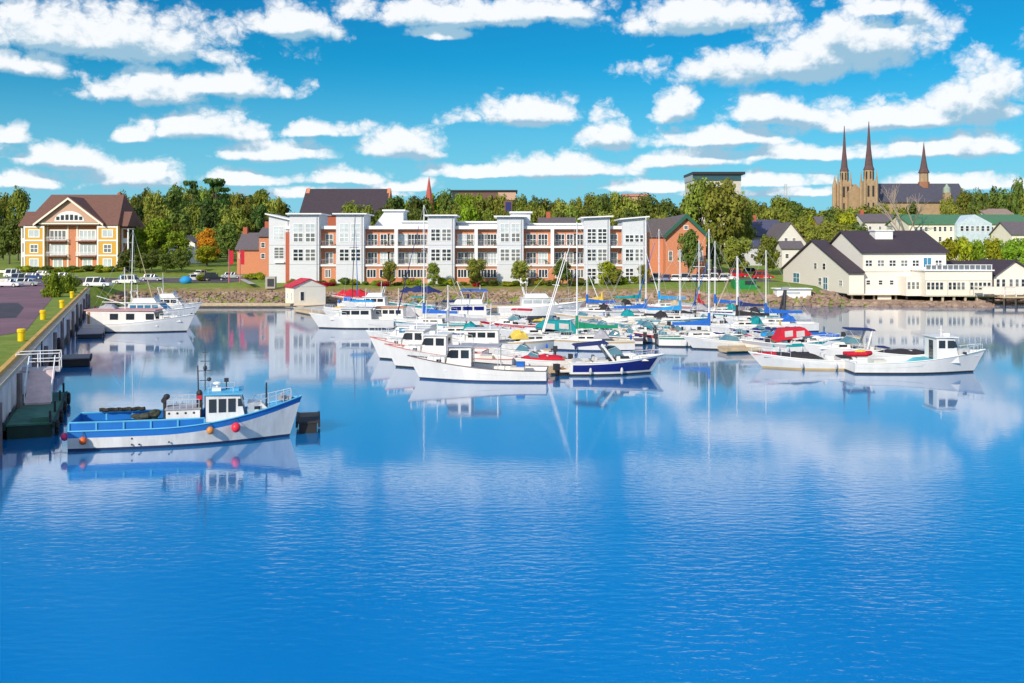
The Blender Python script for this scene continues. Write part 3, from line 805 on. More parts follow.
for e, s in ((el_, -1), (er_, 1)):
    mb.prism([(e[0], KY - .95, e[1] - .75), (ap[0], KY - .95, ap[1] - .4), (ap[0], KY - .95, ap[1] + .65), (e[0], KY - .95, e[1] + .3)], (0, .14, 0))
mb.build('bargeboard', GTRIM, bk)
F = ffront(0, KY)
window(kw, F, ap[0], kz(227.5), 1.1, 1.1, 1, 1, .15, .05, GLASS)
window(kw, F, kx(670.5), kz(256), 1.0, 2.4, 1, 2, .12, .06, GLASS); window(kw, F, kx(681), kz(256), 1.4, 2.6, 2, 2, .12, .06, GLASS); window(kw, F, kx(700), kz(256), 1.4, 2.4, 2, 2, .12, .06, GLASS)

# ---------------------------------------------------------------- generic gabled house
def house(name, label, cat, pl, pr_, ptop, peave, Y, depth, wall, roof, front_gable=False, wins=(), chim=None, zb=None, wh_=1.2, ww=1.0, trim=None):
    fx = lambda px: (px - 512)*Y/1000; fz = lambda py: CAMZ - (py - HOR)*Y/1000
    zb = ground_z(fx((pl + pr_)/2), Y) - .6 if zb is None else zb
    t_ = thing(name, label, cat, (fx((pl + pr_)/2), Y, zb), world=True)
    a, b, ze, zt = fx(pl), fx(pr_), fz(peave), fz(ptop)
    if front_gable:
        mb = MB(); mb.prism([(a, Y, zb), (b, Y, zb), (b, Y, ze), ((a + b)/2, Y, zt), (a, Y, ze)], (0, depth, 0)); w_ = mb.build('wall', wall, t_)
        mb = MB(); m = (a + b)/2; k = .5
        for s in (a - k, b + k):
            zz = ze - (zt - ze)*k/((b - a)/2)
            mb.prism([(s, Y - .5, zz), (m, Y - .5, zt), (m, Y - .5, zt + .3), (s, Y - .5, zz + .3)], (0, depth + 1, 0))
    else:
        mb = MB(); mb.prism([(a, Y, zb), (a, Y, ze), (a, Y + depth/2, zt), (a, Y + depth, ze), (a, Y + depth, zb)], (b - a, 0, 0)); w_ = mb.build('wall', wall, t_)
        mb = MB(); k = .5; zz = ze - (zt - ze)*k/(depth/2)
        for s in (Y - k, Y + depth + k):
            mb.prism([(a - .4, s, zz), (a - .4, Y + depth/2, zt), (a - .4, Y + depth/2, zt + .3), (a - .4, s, zz + .3)], (b - a + .8, 0, 0))
    rf = mb.build('roof', roof, t_)
    F = ffront(0, Y)
    for (px, py) in wins: window(w_, F, fx(px), fz(py), ww, wh_, 1, 2, .12, .07, GLASS, trim or WHITE)
    if chim:
        x = fx(chim); mb = MB(); mb.box(x - .5, x + .5, Y + depth*.45, Y + depth*.55, zt - 1, zt + 1.6); mb.build('chimney', REDBRICK, rf)
    return t_
GREYW = pm('grey_clapboard', (0.52, 0.52, 0.56), .7, var=.06, stretch=(1, 1, 6)); PALEW = pm('pale_clapboard', (0.70, 0.67, 0.62), .7, var=.06, stretch=(1, 1, 6))
SLATE = pm('blue_slate_roof', (0.07, 0.075, 0.13), .75, var=.2, stretch=(1, 1, 3)); GREENR = pm('green_metal_roof', (0.08, 0.20, 0.10), .7, var=.12)
house('grey_house', 'grey house with long slate roof left of the tall gabled house', 'house', 738, 783, 220, 236, 290, 14, GREYW, SLATE, False, [(745, 243), (752, 243), (775, 244)], 760)
house('gabled_house', 'tall pale grey house with front gable and lean-to porch on the hill', 'house', 774, 806, 223, 243, 270, 16, PALEW, GROOF, True, [(786, 240), (794, 240), (786, 254), (794, 254)])
house('lean_to_house', 'small pale house with dark porch roof below the tall gabled house', 'house', 782, 803, 242, 248, 250, 6, PALEW, GROOF, False, [(787, 256), (797, 256)])
house('corner_house', 'narrow pale house behind the green tree near the car park', 'house', 738, 762, 241, 247, 262, 10, GREYW, SLATE, False, [(743, 256), (752, 256)])
house('row_house', 'white house with grey roof half hidden by trees on the hill slope', 'house', 864, 898, 214, 222, 330, 12, PALEW, GROOF, False, [(870, 228), (880, 228), (890, 228)], 868)
gh = house('green_roofed_hotel', 'long cream building with green roof and pale blue central gable', 'hotel building', 909, 1034, 214.5, 224, 300, 18, CREAMW, GREENR, False,
      [(p, 229) for p in (916, 921, 926, 935, 940, 945, 951, 956, 992, 997, 1002, 1007)] + [(p, 239) for p in (916, 921, 940, 951, 961, 971, 981, 992, 1002)], None, None, 1.5, 1.0)
_fx = lambda px: (px - 512)*.298; _fz = lambda py: CAMZ - (py - HOR)*.298
mb = MB(); mb.prism([(_fx(957), 298, _fz(245)), (_fx(992), 298, _fz(245)), (_fx(992), 298, _fz(223.5)), (_fx(975), 298, _fz(214.5)), (_fx(957), 298, _fz(223.5))], (0, 9, 0)); cg = mb.build('central_gable', pm('pale_blue_siding', (.52, .62, .68), .7), gh)
for k in range(6): window(cg, ffront(0, 298), _fx(962) + 1.55*k, _fz(228.5), 1.1, 1.7, 1, 2, .12, .07, GLASS)
house('far_house', 'tan roofed house above the green roofed hotel', 'house', 985, 1012, 209, 214, 345, 10, PALEW, pm('tan_roof', (.30, .22, .18), .8), False, [(992, 217), (1000, 217)])
house('edge_house', 'cream house at the right edge beside the hotel', 'house', 1012, 1050, 222, 234, 270, 12, CREAMW, GROOF, False, [(1018, 240), (1023, 240)])
house('brick_cottage', 'small brick house with grey roof left of the condominium', 'house', 237, 262, 233.5, 249, 238, 12, BRICK, GROOF, False, [(241, 256)], 239)
house('brick_block', 'narrow orange brick block touching the condominium left end', 'house', 259, 270, 228, 236, 226, 10, BRICK, GROOF, False, [(263, 245), (263, 256)], 262)
house('white_cottage', 'white cottage half hidden between trees left of the orange tree', 'house', 168, 195, 236, 243, 285, 9, WHITE, GROOF, True, [(172, 252), (190, 252)])
house('pink_house', 'pale pink flat house on the skyline behind the condominium', 'house', 624, 649, 193.5, 196, 420, 10, pm('pink_stucco', (.55, .30, .22), .8), pm('pink_roof', (.5, .24, .18), .8))
house('terrace_house', 'brown roofed house behind the right part of the condominium', 'house', 540, 575, 218, 226, 235, 10, PALEW, GROOF, False, [], 549)
house('tan_house', 'tan house among trees below the cathedral', 'house', 818, 832, 217, 224, 320, 8, pm('tan_stucco', (.5, .27, .15), .8), GROOF, False, [(825, 230)])
# red brick church with the dark roof
ch = house('brick_church', 'red brick church with steep dark roof behind the condominium', 'church', 300, 384, 187.5, 215, 350, 26, REDBRICK, pm('dark_church_roof', (.055, .04, .05), .8, var=.2))
fx = lambda px, Y: (px - 512)*Y/1000; fz = lambda py, Y: CAMZ - (py - HOR)*Y/1000
mb = MB()
for (px) in (299.5, 383):
    a, b = fx(px, 350), fx(px + 3.5, 350)
    mb.prism([(a, 348.4, fz(221, 350)), (a, 363, fz(186, 350)), (a, 377.6, fz(221, 350))], (b - a, 0, 0))
mb.build('gable_parapet', BRICK, ch)
sp = thing('church_spire', 'slender red brick spire rising from the trees behind the condominium', 'spire', (fx(429, 380), 380, 6), world=True)
MB().lathe((fx(429, 380), 380, 0), [(1.9, 6), (1.9, fz(203, 380))], 8).build('tower', REDBRICK, sp)
MB().lathe((fx(429, 380), 380, 0), [(1.7, fz(203, 380) + .003), (.05, fz(176, 380))], 8).build('spire_cap', pm('red_spire', (.45, .10, .08), .8), sp)
# brown office block
of = thing('office_block', 'low brown flat roofed office block on the skyline behind the trees', 'office building', (fx(485, 420), 420, 8), world=True)
MB().box(fx(452, 420), fx(516, 420), 420, 440, 5, fz(191.5, 420)).build('wall', pm('brown_concrete', (.16, .09, .075), .85), of)
MB().box(fx(451, 420), fx(517.5, 420), 419.4, 440.6, fz(191.5, 420) + .003, fz(190, 420)).build('roof', DARK, of)
MB().box(fx(498, 420), fx(516, 420), 419.7, 419.99, fz(200, 420), fz(192.5, 420)).build('panel', TAN, of)
MB().box(fx(452.5, 420), fx(458, 420), 419.8, 419.99, fz(203, 420), fz(192, 420)).build('window', GLASS, of)
bt = thing('stair_tower', 'dark blue glazed stair tower in front of the brown office block', 'tower', (fx(508, 330), 330, 6), world=True)
MB().box(fx(504.5, 330), fx(512, 330), 330, 334, 5, fz(201, 330)).build('wall', pm('tower_brick', (.2, .09, .08), .8), bt)
MB().box(fx(505.5, 330), fx(511, 330), 329.9, 329.998, fz(212, 330), fz(202, 330)).build('window', pm('navy_glass', (.02, .03, .14), .15), bt)
# glass topped building
gt = thing('glass_topped_block', 'pale block with dark glass top storey and flat overhanging roof on skyline', 'office building', (fx(717, 430), 430, 9), world=True)
MB().box(fx(693, 430), fx(741, 430), 430, 450, 6, fz(180.5, 430)).build('wall', pm('pale_concrete_wall', (.55, .52, .47), .8), gt)
MB().box(fx(692.5, 430), fx(741, 430), 429.6, 450, fz(180.5, 430) + .003, fz(174.5, 430)).build('window', pm('teal_glass', (.03, .09, .12), .08), gt)
MB().box(fx(692, 430), fx(744.5, 430), 428.5, 451, fz(174.5, 430) + .003, fz(172, 430)).build('roof', DARK, gt)
# lattice mast
lm = thing('lattice_mast', 'thin steel lattice mast on the skyline left of the cathedral', 'mast', (fx(785.5, 480), 480, 10), world=True)
mb = MB(); xm = fx(785.5, 480); zt, zb = fz(184, 480), fz(205, 480)
for sx in (-1, 1):
    for sy in (-1, 1): mb.tube((xm + sx*1.0, 480 + sy*1.0, zb), (xm + sx*.35, 480 + sy*.35, zt), .11, .09, 4)
for k in range(8):
    z0_, z1_ = lerp(zb, zt, k/8), lerp(zb, zt, (k + 1)/8)
    for sx in (-1, 1): mb.tube((xm + sx*.9, 479, z0_), (xm - sx*.8, 479.2, z1_), .07, .07, 4)
mb.build('lattice', ALU, lm)

# ---------------------------------------------------------------- cathedral
CY = 500.0
kx2 = lambda px: (px - 512)*.5
kz2 = lambda py: CAMZ - (py - HOR)*.5
ca = thing('cathedral', 'tan stone twin spired cathedral with slate roof on the skyline', 'cathedral', (kx2(880), 510, 12), world=True)
STONE = pm('tan_stone', (0.38, 0.265, 0.16), .85, var=.2, scale=.6)
STONED = pm('brown_stone', (0.33, 0.15, 0.09), .85, var=.2, scale=.6)
SPIRE = pm('plum_spire_slate', (0.115, 0.066, 0.07), .8, var=.2, scale=.8)
CSL = pm('violet_slate', (0.07, 0.07, 0.10), .75, var=.2)
def ctower(px, y0, w, zt_, zb_, zspire, rs):
    xc = (px - 512)*(y0 + w/2)/1000; h = w/2
    t_ = MB().box(xc - h, xc + h, y0, y0 + w, 8, zt_).build('tower', STONE, ca)
    mb = MB(); mb.lathe((xc, y0 + h, 0), [(rs*1.0, zt_ + .003), (rs*.98, zb_)], 8); mb.build('belfry', STONE, t_)
    mb = MB(); mb.lathe((xc, y0 + h, 0), [(rs*1.12, zb_ + .003), (rs*.80, zb_ + 2), (rs*.42, lerp(zb_, zspire, .45)), (.14, zspire)], 8); mb.build('spire', SPIRE, t_)
    for sx in (-1, 1):
        for sy in (0, 1):
            mb = MB(); mb.lathe((xc + sx*h, y0 + sy*w, 0), [(.75, 8), (.7, zt_ - 1), (.62, zt_ - .95), (.05, zt_ + 5.5)], 6); mb.build('pinnacle', STONE, t_)
    F = ffront(xc, y0)
    for s in (-1, 1):
        for za, zb2, q in ((zt_ - 8, zt_ - 2.5, .5), (zt_ - 17, zt_ - 11, .38)):
            mb = MB(); mb.fbox(F, s*h*.42 - q, s*h*.42 + q, -.02, .1, za, zb2); mb.build('louvre', DARK, t_)
    mb = MB()
    for k in range(8):
        a = 2*math.pi*k/8; r = rs*.93
        mb.box(xc + r*math.cos(a) - .25, xc + r*math.cos(a) + .25, y0 + h + r*math.sin(a) - .25, y0 + h + r*math.sin(a) + .25, zt_ + 1.0, zb_ - .8)
    mb.build('belfry_opening', DARK, t_)
cz5 = lambda py, Y: CAMZ - (py - HOR)*Y/1000
cx5 = lambda px, Y: (px - 512)*Y/1000
ctower(844.3, 512, 4.9, cz5(182, 515), cz5(171.5, 515), cz5(126, 515), 2.1)
ctower(868.8, 500, 5.8, cz5(181, 503), cz5(170, 503), cz5(121.5, 503), 2.5)
MB().lathe((cx5(834.6, 517), 517, 0), [(1.3, 8), (1.2, cz5(187, 517)), (.1, cz5(176, 517))], 8).build('stair_turret', STONE, ca)
a, b = cx5(849, 509), cx5(863, 509)
mb = MB(); mb.prism([(a, 509, 8), (b, 509, 8), (b, 509, cz5(192, 509)), ((a + b)/2, 509, cz5(184, 509)), (a, 509, cz5(192, 509))], (0, 10, 0)); mb.build('front_gable', STONE, ca)
a, b = cx5(875, 512), cx5(955, 518); rz5 = cz5(184.7, 518); ez5 = cz5(201, 508)
mb = MB(); mb.prism([(a, 508, 8), (a, 508, ez5), (a, 518, rz5), (a, 528, ez5), (a, 528, 8)], (b - a, 0, 0)); nv = mb.build('nave', STONE, ca)
mb = MB()
for (ya, za, yb_, zb) in ((507, ez5 - .9, 518, rz5), (518, rz5, 529, ez5 - .9)):
    mb.prism([(a, ya, za + .1), (a, yb_, zb + .1), (a, yb_, zb + .6), (a, ya, za + .6)], (b - a + 2, 0, 0))
mb.build('nave_roof', CSL, nv)
xc = cx5(923.8, 518)
MB().lathe((xc, 518, 0), [(2.9, cz5(192, 518)), (2.8, cz5(182, 518))], 8).build('crossing_tower', STONED, ca)
MB().lathe((xc, 518, 0), [(2.3, cz5(182, 518) + .003), (2.2, cz5(173, 518))], 8).build('crossing_belfry', STONE, ca)
MB().lathe((xc, 518, 0), [(2.9, cz5(173, 518) + .003), (1.9, cz5(168.5, 518)), (1.0, cz5(158, 518)), (.1, cz5(142.5, 518))], 8).build('crossing_spire', SPIRE, ca)
xc = cx5(945.5, 506)
MB().box(xc - 1.4, xc + 1.4, 503, 506, 8, cz5(193, 505)).build('corner_turret', STONE, ca)
MB().lathe((xc, 504.5, 0), [(1.9, cz5(193, 505) + .003), (1.7, cz5(188, 505)), (.9, cz5(186.5, 505)), (.1, cz5(183, 505))], 8).build('turret_cap', pm('pale_copper', (.30, .36, .30), .7), ca)

# ---------------------------------------------------------------- dumpster-like green shed, sign, low walls
gs = thing('green_shed', 'green site container with dark panel on the shore below the red cars', 'container', (42, 180, 2.2), world=True)
MB().box((734.5 - 512)*.18, (756.5 - 512)*.18, 180, 183, 1.6, fz(280, 180)).build('box', pm('site_green', (.01, .22, .06), .6), gs)
MB().box((745 - 512)*.18, (755.5 - 512)*.18, 179.9, 179.995, fz(284.5, 180), fz(280.8, 180)).build('panel', DARK, gs)
ws = thing('sign_board', 'blank white sign board on the lawn before the condominium', 'sign', (fx(524, 190), 190, 2.8))
MB().box(-.75, .75, -.04, .04, .35, 1.3).build('board', WHITE, ws); 
for s in (-.6, .6): MB().box(s - .05, s + .05, .041, .12, -.2, 1.2).build('post', WHITE, ws)
ut = thing('utility_box', 'grey stone pillar with dark hatch on the lawn left of the condominium', 'utility box', (fx(271, 186), 186, 2.6))
MB().box(-.9, .9, -.7, .7, -.3, 1.9).build('pillar', pm('grey_stone', (.4, .37, .33), .85), ut); MB().box(-.5, .7, -.78, -.705, .1, 1.5).build('hatch', DARK, ut)
# ================================================================== trees
def leafmat(name, c, var=.45):
    m = bpy.data.materials.new(name); m.use_nodes = True
    nt = m.node_tree; p = nt.nodes['Principled BSDF']
    p.inputs['Roughness'].default_value = .7; p.inputs['Specular IOR Level'].default_value = .15
    t = nt.nodes.new('ShaderNodeTexCoord'); n = nt.nodes.new('ShaderNodeTexNoise')
    n.inputs['Scale'].default_value = .45; n.inputs['Detail'].default_value = 5
    nt.links.new(t.outputs['Object'], n.inputs['Vector'])
    oi = nt.nodes.new('ShaderNodeObjectInfo')
    hs = nt.nodes.new('ShaderNodeHueSaturation')
    a = nt.nodes.new('ShaderNodeMapRange'); a.inputs[1].default_value = .3; a.inputs[2].default_value = .7; a.inputs[3].default_value = 1 - var; a.inputs[4].default_value = 1 + var
    nt.links.new(n.outputs['Fac'], a.inputs[0])
    b = nt.nodes.new('ShaderNodeMapRange'); b.inputs[3].default_value = .72; b.inputs[4].default_value = 1.3
    nt.links.new(oi.outputs['Random'], b.inputs[0])
    mu = nt.nodes.new('ShaderNodeMath'); mu.operation = 'MULTIPLY'; nt.links.new(a.outputs[0], mu.inputs[0]); nt.links.new(b.outputs[0], mu.inputs[1])
    h = nt.nodes.new('ShaderNodeMapRange'); h.inputs[3].default_value = .478; h.inputs[4].default_value = .515
    nt.links.new(oi.outputs['Random'], h.inputs[0])
    hs.inputs['Color'].default_value = (*c, 1)
    nt.links.new(mu.outputs[0], hs.inputs['Value']); nt.links.new(h.outputs[0], hs.inputs['Hue'])
    nt.links.new(hs.outputs[0], p.inputs['Base Color'])
    tr = nt.nodes.new('ShaderNodeBsdfTranslucent'); nt.links.new(hs.outputs[0], tr.inputs['Color'])
    mx = nt.nodes.new('ShaderNodeMixShader'); mx.inputs[0].default_value = .32
    nt.links.new(p.outputs[0], mx.inputs[1]); nt.links.new(tr.outputs[0], mx.inputs[2])
    nt.links.new(mx.outputs[0], nt.nodes['Material Output'].inputs['Surface'])
    return m
LD = leafmat('dark_leaves', (0.13, 0.175, 0.034))
LM = leafmat('mid_leaves', (0.215, 0.265, 0.042))
LO = leafmat('olive_leaves', (0.25, 0.27, 0.045))
LY = leafmat('lime_leaves', (0.32, 0.34, 0.022))
LG = leafmat('fresh_leaves', (0.22, 0.33, 0.025))
LR = leafmat('orange_leaves', (0.50, 0.20, 0.02))
LB = leafmat('bluegreen_leaves', (0.085, 0.15, 0.035))
LF = leafmat('red_blossom', (0.45, 0.02, 0.03))
def leaves(mb, c, rx, ry, rz, n, s, rg, shell=.55):
    for _ in range(n):
        u = rg.uniform(-1, 1); a = rg.uniform(0, 6.2832); q = math.sqrt(1 - u*u)
        d = Vector((q*math.cos(a), q*math.sin(a), u))
        k = rg.uniform(shell, 1.05)
        p = Vector((c[0] + d.x*rx*k, c[1] + d.y*ry*k, c[2] + d.z*rz*k))
        nrm = (d + Vector((rg.uniform(-.8, .8), rg.uniform(-.8, .8), rg.uniform(-.5, .9)))).normalized()
        t = nrm.orthogonal().normalized(); w = nrm.cross(t)
        an = rg.uniform(0, 6.28); t, w = t*math.cos(an) + w*math.sin(an), w*math.cos(an) - t*math.sin(an)
        ss = s*rg.uniform(.6, 1.35)
        mb.add([p - t*ss, p - w*ss*.6, p + t*ss, p + w*ss*.6], [(0, 1, 2, 3)])
def crown(seed, h, w, kind, mat, s=.34, dens=1.0):
    """crown of leaf clumps standing from z=.2h to h"""
    rg = random.Random(seed); mb = MB(); lobes = []
    if kind == 'round':
        for k in range(34):
            z = rg.uniform(.26, .93)*h
            r = w*.5*math.sqrt(max(.05, 1 - ((z/h - .55)/.5)**2))
            a = rg.uniform(0, 6.28); q = rg.uniform(.25, .8)*r
            lobes.append(((q*math.cos(a), q*math.sin(a), z), rg.uniform(.13, .24)*w, rg.uniform(.09, .16)*h))
    elif kind == 'tall':
        for k in range(34):
            z = rg.uniform(.2, .95)*h
            r = w*.5*(1 - .75*abs(z/h - .45)**1.1)
            a = rg.uniform(0, 6.28); q = rg.uniform(.1, .75)*r
            lobes.append(((q*math.cos(a), q*math.sin(a), z), rg.uniform(.14, .22)*w, rg.uniform(.07, .11)*h))
    elif kind == 'pine':
        for k in range(17):
            z = rg.choice((.62, .7, .78, .86, .93, .97))*h
            a = rg.uniform(0, 6.28); q = rg.uniform(.05, .45)*w
            lobes.append(((q*math.cos(a), q*math.sin(a), z), rg.uniform(.12, .2)*w, .032*h))
    elif kind == 'bush':
        for k in range(15):
            a = rg.uniform(0, 6.28); q = rg.uniform(0, .34)*w
            lobes.append(((q*math.cos(a), q*math.sin(a), rg.uniform(.22, .66)*h), rg.uniform(.16, .26)*w, rg.uniform(.2, .32)*h))
    for (c, r, rz) in lobes:
        n = int(dens*95)
        leaves(mb, c, r, r, rz, n, s, rg)
    me = mb.build('crown_source', mat)
    d = me.data; bpy.data.objects.remove(me); d.name = 'crown'
    return d
def trunk_mesh(seed, h, r, limbs=5, top=.62, spread=.25):
    rg = random.Random(seed); mb = MB()
    p = Vector((0, 0, -1.2)); q = Vector((rg.uniform(-.2, .2), rg.uniform(-.2, .2), h*.3)); e = Vector((rg.uniform(-.4, .4), rg.uniform(-.4, .4), h*top))
    mb.tube(p, q, r, r*.75, 7); mb.tube(q, e, r*.75, r*.4, 7)
    for k in range(limbs):
        t = rg.uniform(0, .8); s_ = q.lerp(e, t); a = rg.uniform(0, 6.28)
        m_ = s_ + Vector((math.cos(a)*h*spread*.6, math.sin(a)*h*spread*.6, h*.14)); mb.tube(s_, m_, r*.38, r*.22, 5)
        mb.tube(m_, m_ + Vector((math.cos(a)*h*spread*.4, math.sin(a)*h*spread*.4, h*.13)), r*.22, r*.08, 5)
    me = mb.build('trunk_source', TRUNK); d = me.data; bpy.data.objects.remove(me); d.name = 'trunk'
    return d
TR = [trunk_mesh(k, 10, .28) for k in range(3)]
TRP = trunk_mesh(9, 10, .25, 7, .93, .16)
KINDS = {}
def kindmeshes(key, kind, mat, n, h=10, w=8, s=.34, dens=1.0):
    KINDS[key] = [crown(sum(map(ord, key)) + 7*i, h, w, kind, mat, s, dens) for i in range(n)]
kindmeshes('dark', 'round', LD, 3); kindmeshes('mid', 'round', LM, 3); kindmeshes('olive', 'round', LO, 2); kindmeshes('lime', 'round', LY, 2)
kindmeshes('fresh', 'round', LG, 2); kindmeshes('blue', 'tall', LB, 2, 10, 6); kindmeshes('tallmid', 'tall', LM, 2, 10, 6); kindmeshes('orange', 'round', LR, 1)
kindmeshes('pine', 'pine', LB, 2, 10, 9, .3); kindmeshes('bush', 'bush', LD, 2, 2, 3, .16, 1.2); kindmeshes('bushlime', 'bush', LY, 2, 2, 3, .16, 1.2); kindmeshes('bushfresh', 'bush', LG, 2, 2, 3, .16, 1.2)
kindmeshes('blossom', 'bush', LF, 1, 2, 3, .16, 1.0)
trng = random.Random(21)
def tree(key, x, y, h, w, label, group=None, name='tree', cat='tree', zb=None, trunk=None):
    z = ground_z(x, y) if zb is None else zb
    meshes = KINDS[key]
    base_h = 2 if key in ('bush', 'bushlime', 'bushfresh', 'blossom') else 10
    base_w = {'blue': 6, 'tallmid': 6, 'pine': 9, 'bush': 3, 'bushlime': 3, 'bushfresh': 3, 'blossom': 3}.get(key, 8)
    t_ = thing(name, label, cat, (x, y, z), trng.uniform(0, 6.28), group)
    c = bpy.data.objects.new('crown' if base_h == 10 else 'foliage', trng.choice(meshes)); COL.objects.link(c); c.parent = t_
    c.scale = (w/base_w, w/base_w, h/base_h)
    if base_h == 10:
        k = bpy.data.objects.new('trunk', TRP if key == 'pine' else trng.choice(TR)); COL.objects.link(k); k.parent = t_
        k.scale = (w/base_w, w/base_w, h/10.0)
    return t_
def ptree(key, px, top, wpx, Y, label, group=None, name='tree', cat='tree', bot=None):
    x = (px - 512)*Y/1000; zt = CAMZ - (top - HOR)*Y/1000
    z = ground_z(x, Y) if bot is None else CAMZ - (bot - HOR)*Y/1000
    return tree(key, x, Y, zt - z, wpx*Y/1000, label, group, name, cat, z)
PROF = [(0, 191), (15, 189), (30, 200), (128, 195), (150, 189), (180, 188), (200, 186), (230, 189), (240, 192), (255, 187), (270, 193), (290, 200), (300, 216),
        (345, 202), (380, 206), (388, 198), (400, 196), (440, 195), (470, 193), (500, 197), (530, 197), (550, 198), (570, 196), (600, 192), (625, 195), (650, 198), (680, 198), (690, 200),
        (750, 197), (775, 196), (800, 206), (830, 205), (870, 206), (900, 204), (920, 208), (960, 188), (1000, 191), (1030, 188)]
def wood(px0, px1, step, Ys, lab, grp, keys, dy=0, jit=5, wmin=20, wmax=34):
    px = px0
    while px <= px1:
        Y = trng.uniform(*Ys); top = interp(PROF, px) + dy + trng.uniform(-2, jit)
        ptree(trng.choice(keys), px, top, trng.uniform(wmin, wmax), Y, lab, grp)
        px += step*trng.uniform(.8, 1.2)
G1 = ('dark', 'mid', 'dark', 'olive', 'blue', 'tallmid')
wood(-8, 28, 13, (300, 330), 'leafy green tree at the left edge beside the yellow apartment house', 'trees left of the yellow apartment house', ('mid', 'fresh', 'dark'), 0)
wood(-4, 24, 12, (275, 285), 'low shrubby tree in front of the trees at the left edge', 'low trees left of the yellow apartment house', ('dark', 'mid'), 28)
wood(60, 112, 26, (330, 350), 'tree top showing above the roof of the yellow apartment house', 'trees behind the yellow apartment house', ('mid', 'dark'), 4)
wood(122, 292, 12, (350, 420), 'dense green tree in the back row of the wood left of the condominium', 'back row of the wood', G1, 0)
wood(124, 292, 14, (310, 340), 'dark green tree in the middle row of the wood left of the condominium', 'middle row of the wood', ('dark', 'blue', 'dark', 'mid', 'olive'), 15, 8)
wood(122, 240, 14, (285, 300), 'leafy tree in the front row of the wood left of the condominium', 'front row of the wood', ('dark', 'mid', 'tallmid'), 36, 8)
ptree('pine', 193, 181, 22, 345, 'flat topped pine standing above the wood, left of the two', None, 'pine_tree')
ptree('pine', 217, 179, 32, 340, 'broad flat topped pine standing above the wood, right of the two', None, 'pine_tree')
ptree('fresh', 158, 219, 34, 262, 'bright green tree right of the yellow apartment house with pale trunk')
ptree('fresh', 178, 232, 28, 255, 'rounded green tree in front of the white cottage')
ptree('fresh', 137, 228, 22, 262, 'green tree touching the right side of the yellow apartment house')
ptree('orange', 207, 230, 26, 262, 'autumn orange tree at the foot of the wood')
ptree('lime', 207, 246, 24, 255, 'yellow green tree under the orange tree')
for k, px in enumerate((126, 140, 152, 166, 182)):
    ptree('dark', px, 250 + (k % 2)*4, 20, 240, 'dark round tree in the low row along the road by the yellow apartment house', 'low trees along the road')
wood(352, 400, 12, (300, 330), 'dark tree in front of the brick church', 'trees in front of the brick church', ('dark', 'blue', 'mid'), 2)
wood(388, 548, 13, (330, 400), 'green tree behind the condominium, on the skyline', 'trees behind the condominium', ('mid', 'dark', 'olive', 'fresh', 'dark'), 0)
wood(400, 545, 17, (270, 300), 'leafy tree directly behind the condominium roof', 'near trees behind the condominium', ('mid', 'fresh', 'olive', 'dark'), 12)
wood(552, 690, 13, (320, 400), 'tree behind the right half of the condominium', 'trees behind the right half of the condominium', ('dark', 'olive', 'mid', 'olive'), 0)
wood(560, 660, 17, (265, 290), 'bushy tree showing over the right roof of the condominium', 'near trees behind the right half of the condominium', ('dark', 'olive', 'mid'), 13)
ptree('olive', 722, 177, 46, 275, 'big spreading tree in front of the glass topped block')
ptree('mid', 701, 180, 40, 280, 'broad tree left of the big spreading tree')
ptree('mid', 741, 196, 30, 282, 'rounded tree right of the big spreading tree')
wood(750, 832, 12, (340, 400), 'green tree on the hill between the lattice mast and cathedral', 'trees left of the cathedral', ('dark', 'lime', 'olive', 'mid'), 2)
wood(770, 850, 14, (300, 325), 'tree on the slope behind the tall gabled house', 'trees on the slope behind the gabled house', ('mid', 'lime', 'dark', 'olive'), 10)
wood(836, 912, 12, (330, 400), 'yellow green tree at the foot of the cathedral', 'trees at the foot of the cathedral', ('lime', 'olive', 'mid', 'dark'), 0)
wood(806, 858, 12, (255, 285), 'dark tree behind the gable of the waterfront restaurant', 'trees behind the waterfront restaurant', ('dark', 'mid', 'olive'), 16)
wood(950, 1034, 12, (350, 410), 'tree behind the green roofed hotel', 'trees behind the green roofed hotel', ('olive', 'mid', 'dark', 'olive'), 0)
ptree('dark', 688, 231, 26, 222, 'dark green tree in front of the brick hall gable')
ptree('olive', 738, 238, 32, 235, 'olive tree with russet tint right of the brick hall')
ptree('mid', 767, 237, 26, 235, 'green tree in front of the grey house')
ptree('dark', 713, 240, 22, 240, 'dark tree between brick hall and car park')
for px, top in ((948, 240), (962, 238), (977, 241), (992, 238), (1007, 241), (1021, 239)):
    ptree('fresh' if px % 2 else 'lime', px, top, 22, 225, 'lime green tree in the row before the green roofed hotel', 'tree row before the hotel')
ptree('dark', 1021, 181, 18, 380, 'tall dark tree at the right edge of the skyline', None)
# bare tree near the cathedral
bx, by = (904 - 512)*.3, 300
bt_ = thing('bare_tree', 'bare leafless tree with pale limbs below the cathedral', 'tree', (bx, by, ground_z(bx, by)))
mb = MB(); rg = random.Random(8)
PALEB = pm('pale_bark', (.34, .27, .22), .9)
def grow(p, d, L, r, n):
    e = p + d*L; mb.tube(p, e, r, r*.68, 5)
    if n == 0: return
    for k in range(3):
        a = (d + Vector((rg.uniform(-.75, .75), rg.uniform(-.75, .75), rg.uniform(-.05, .4)))).normalized(); grow(e, a, L*rg.uniform(.6, .85), r*.62, n - 1)
grow(Vector((0, 0, -1)), Vector((.03, 0, 1)), 7.5, .42, 4)
mb.build('limbs', PALEB, bt_)
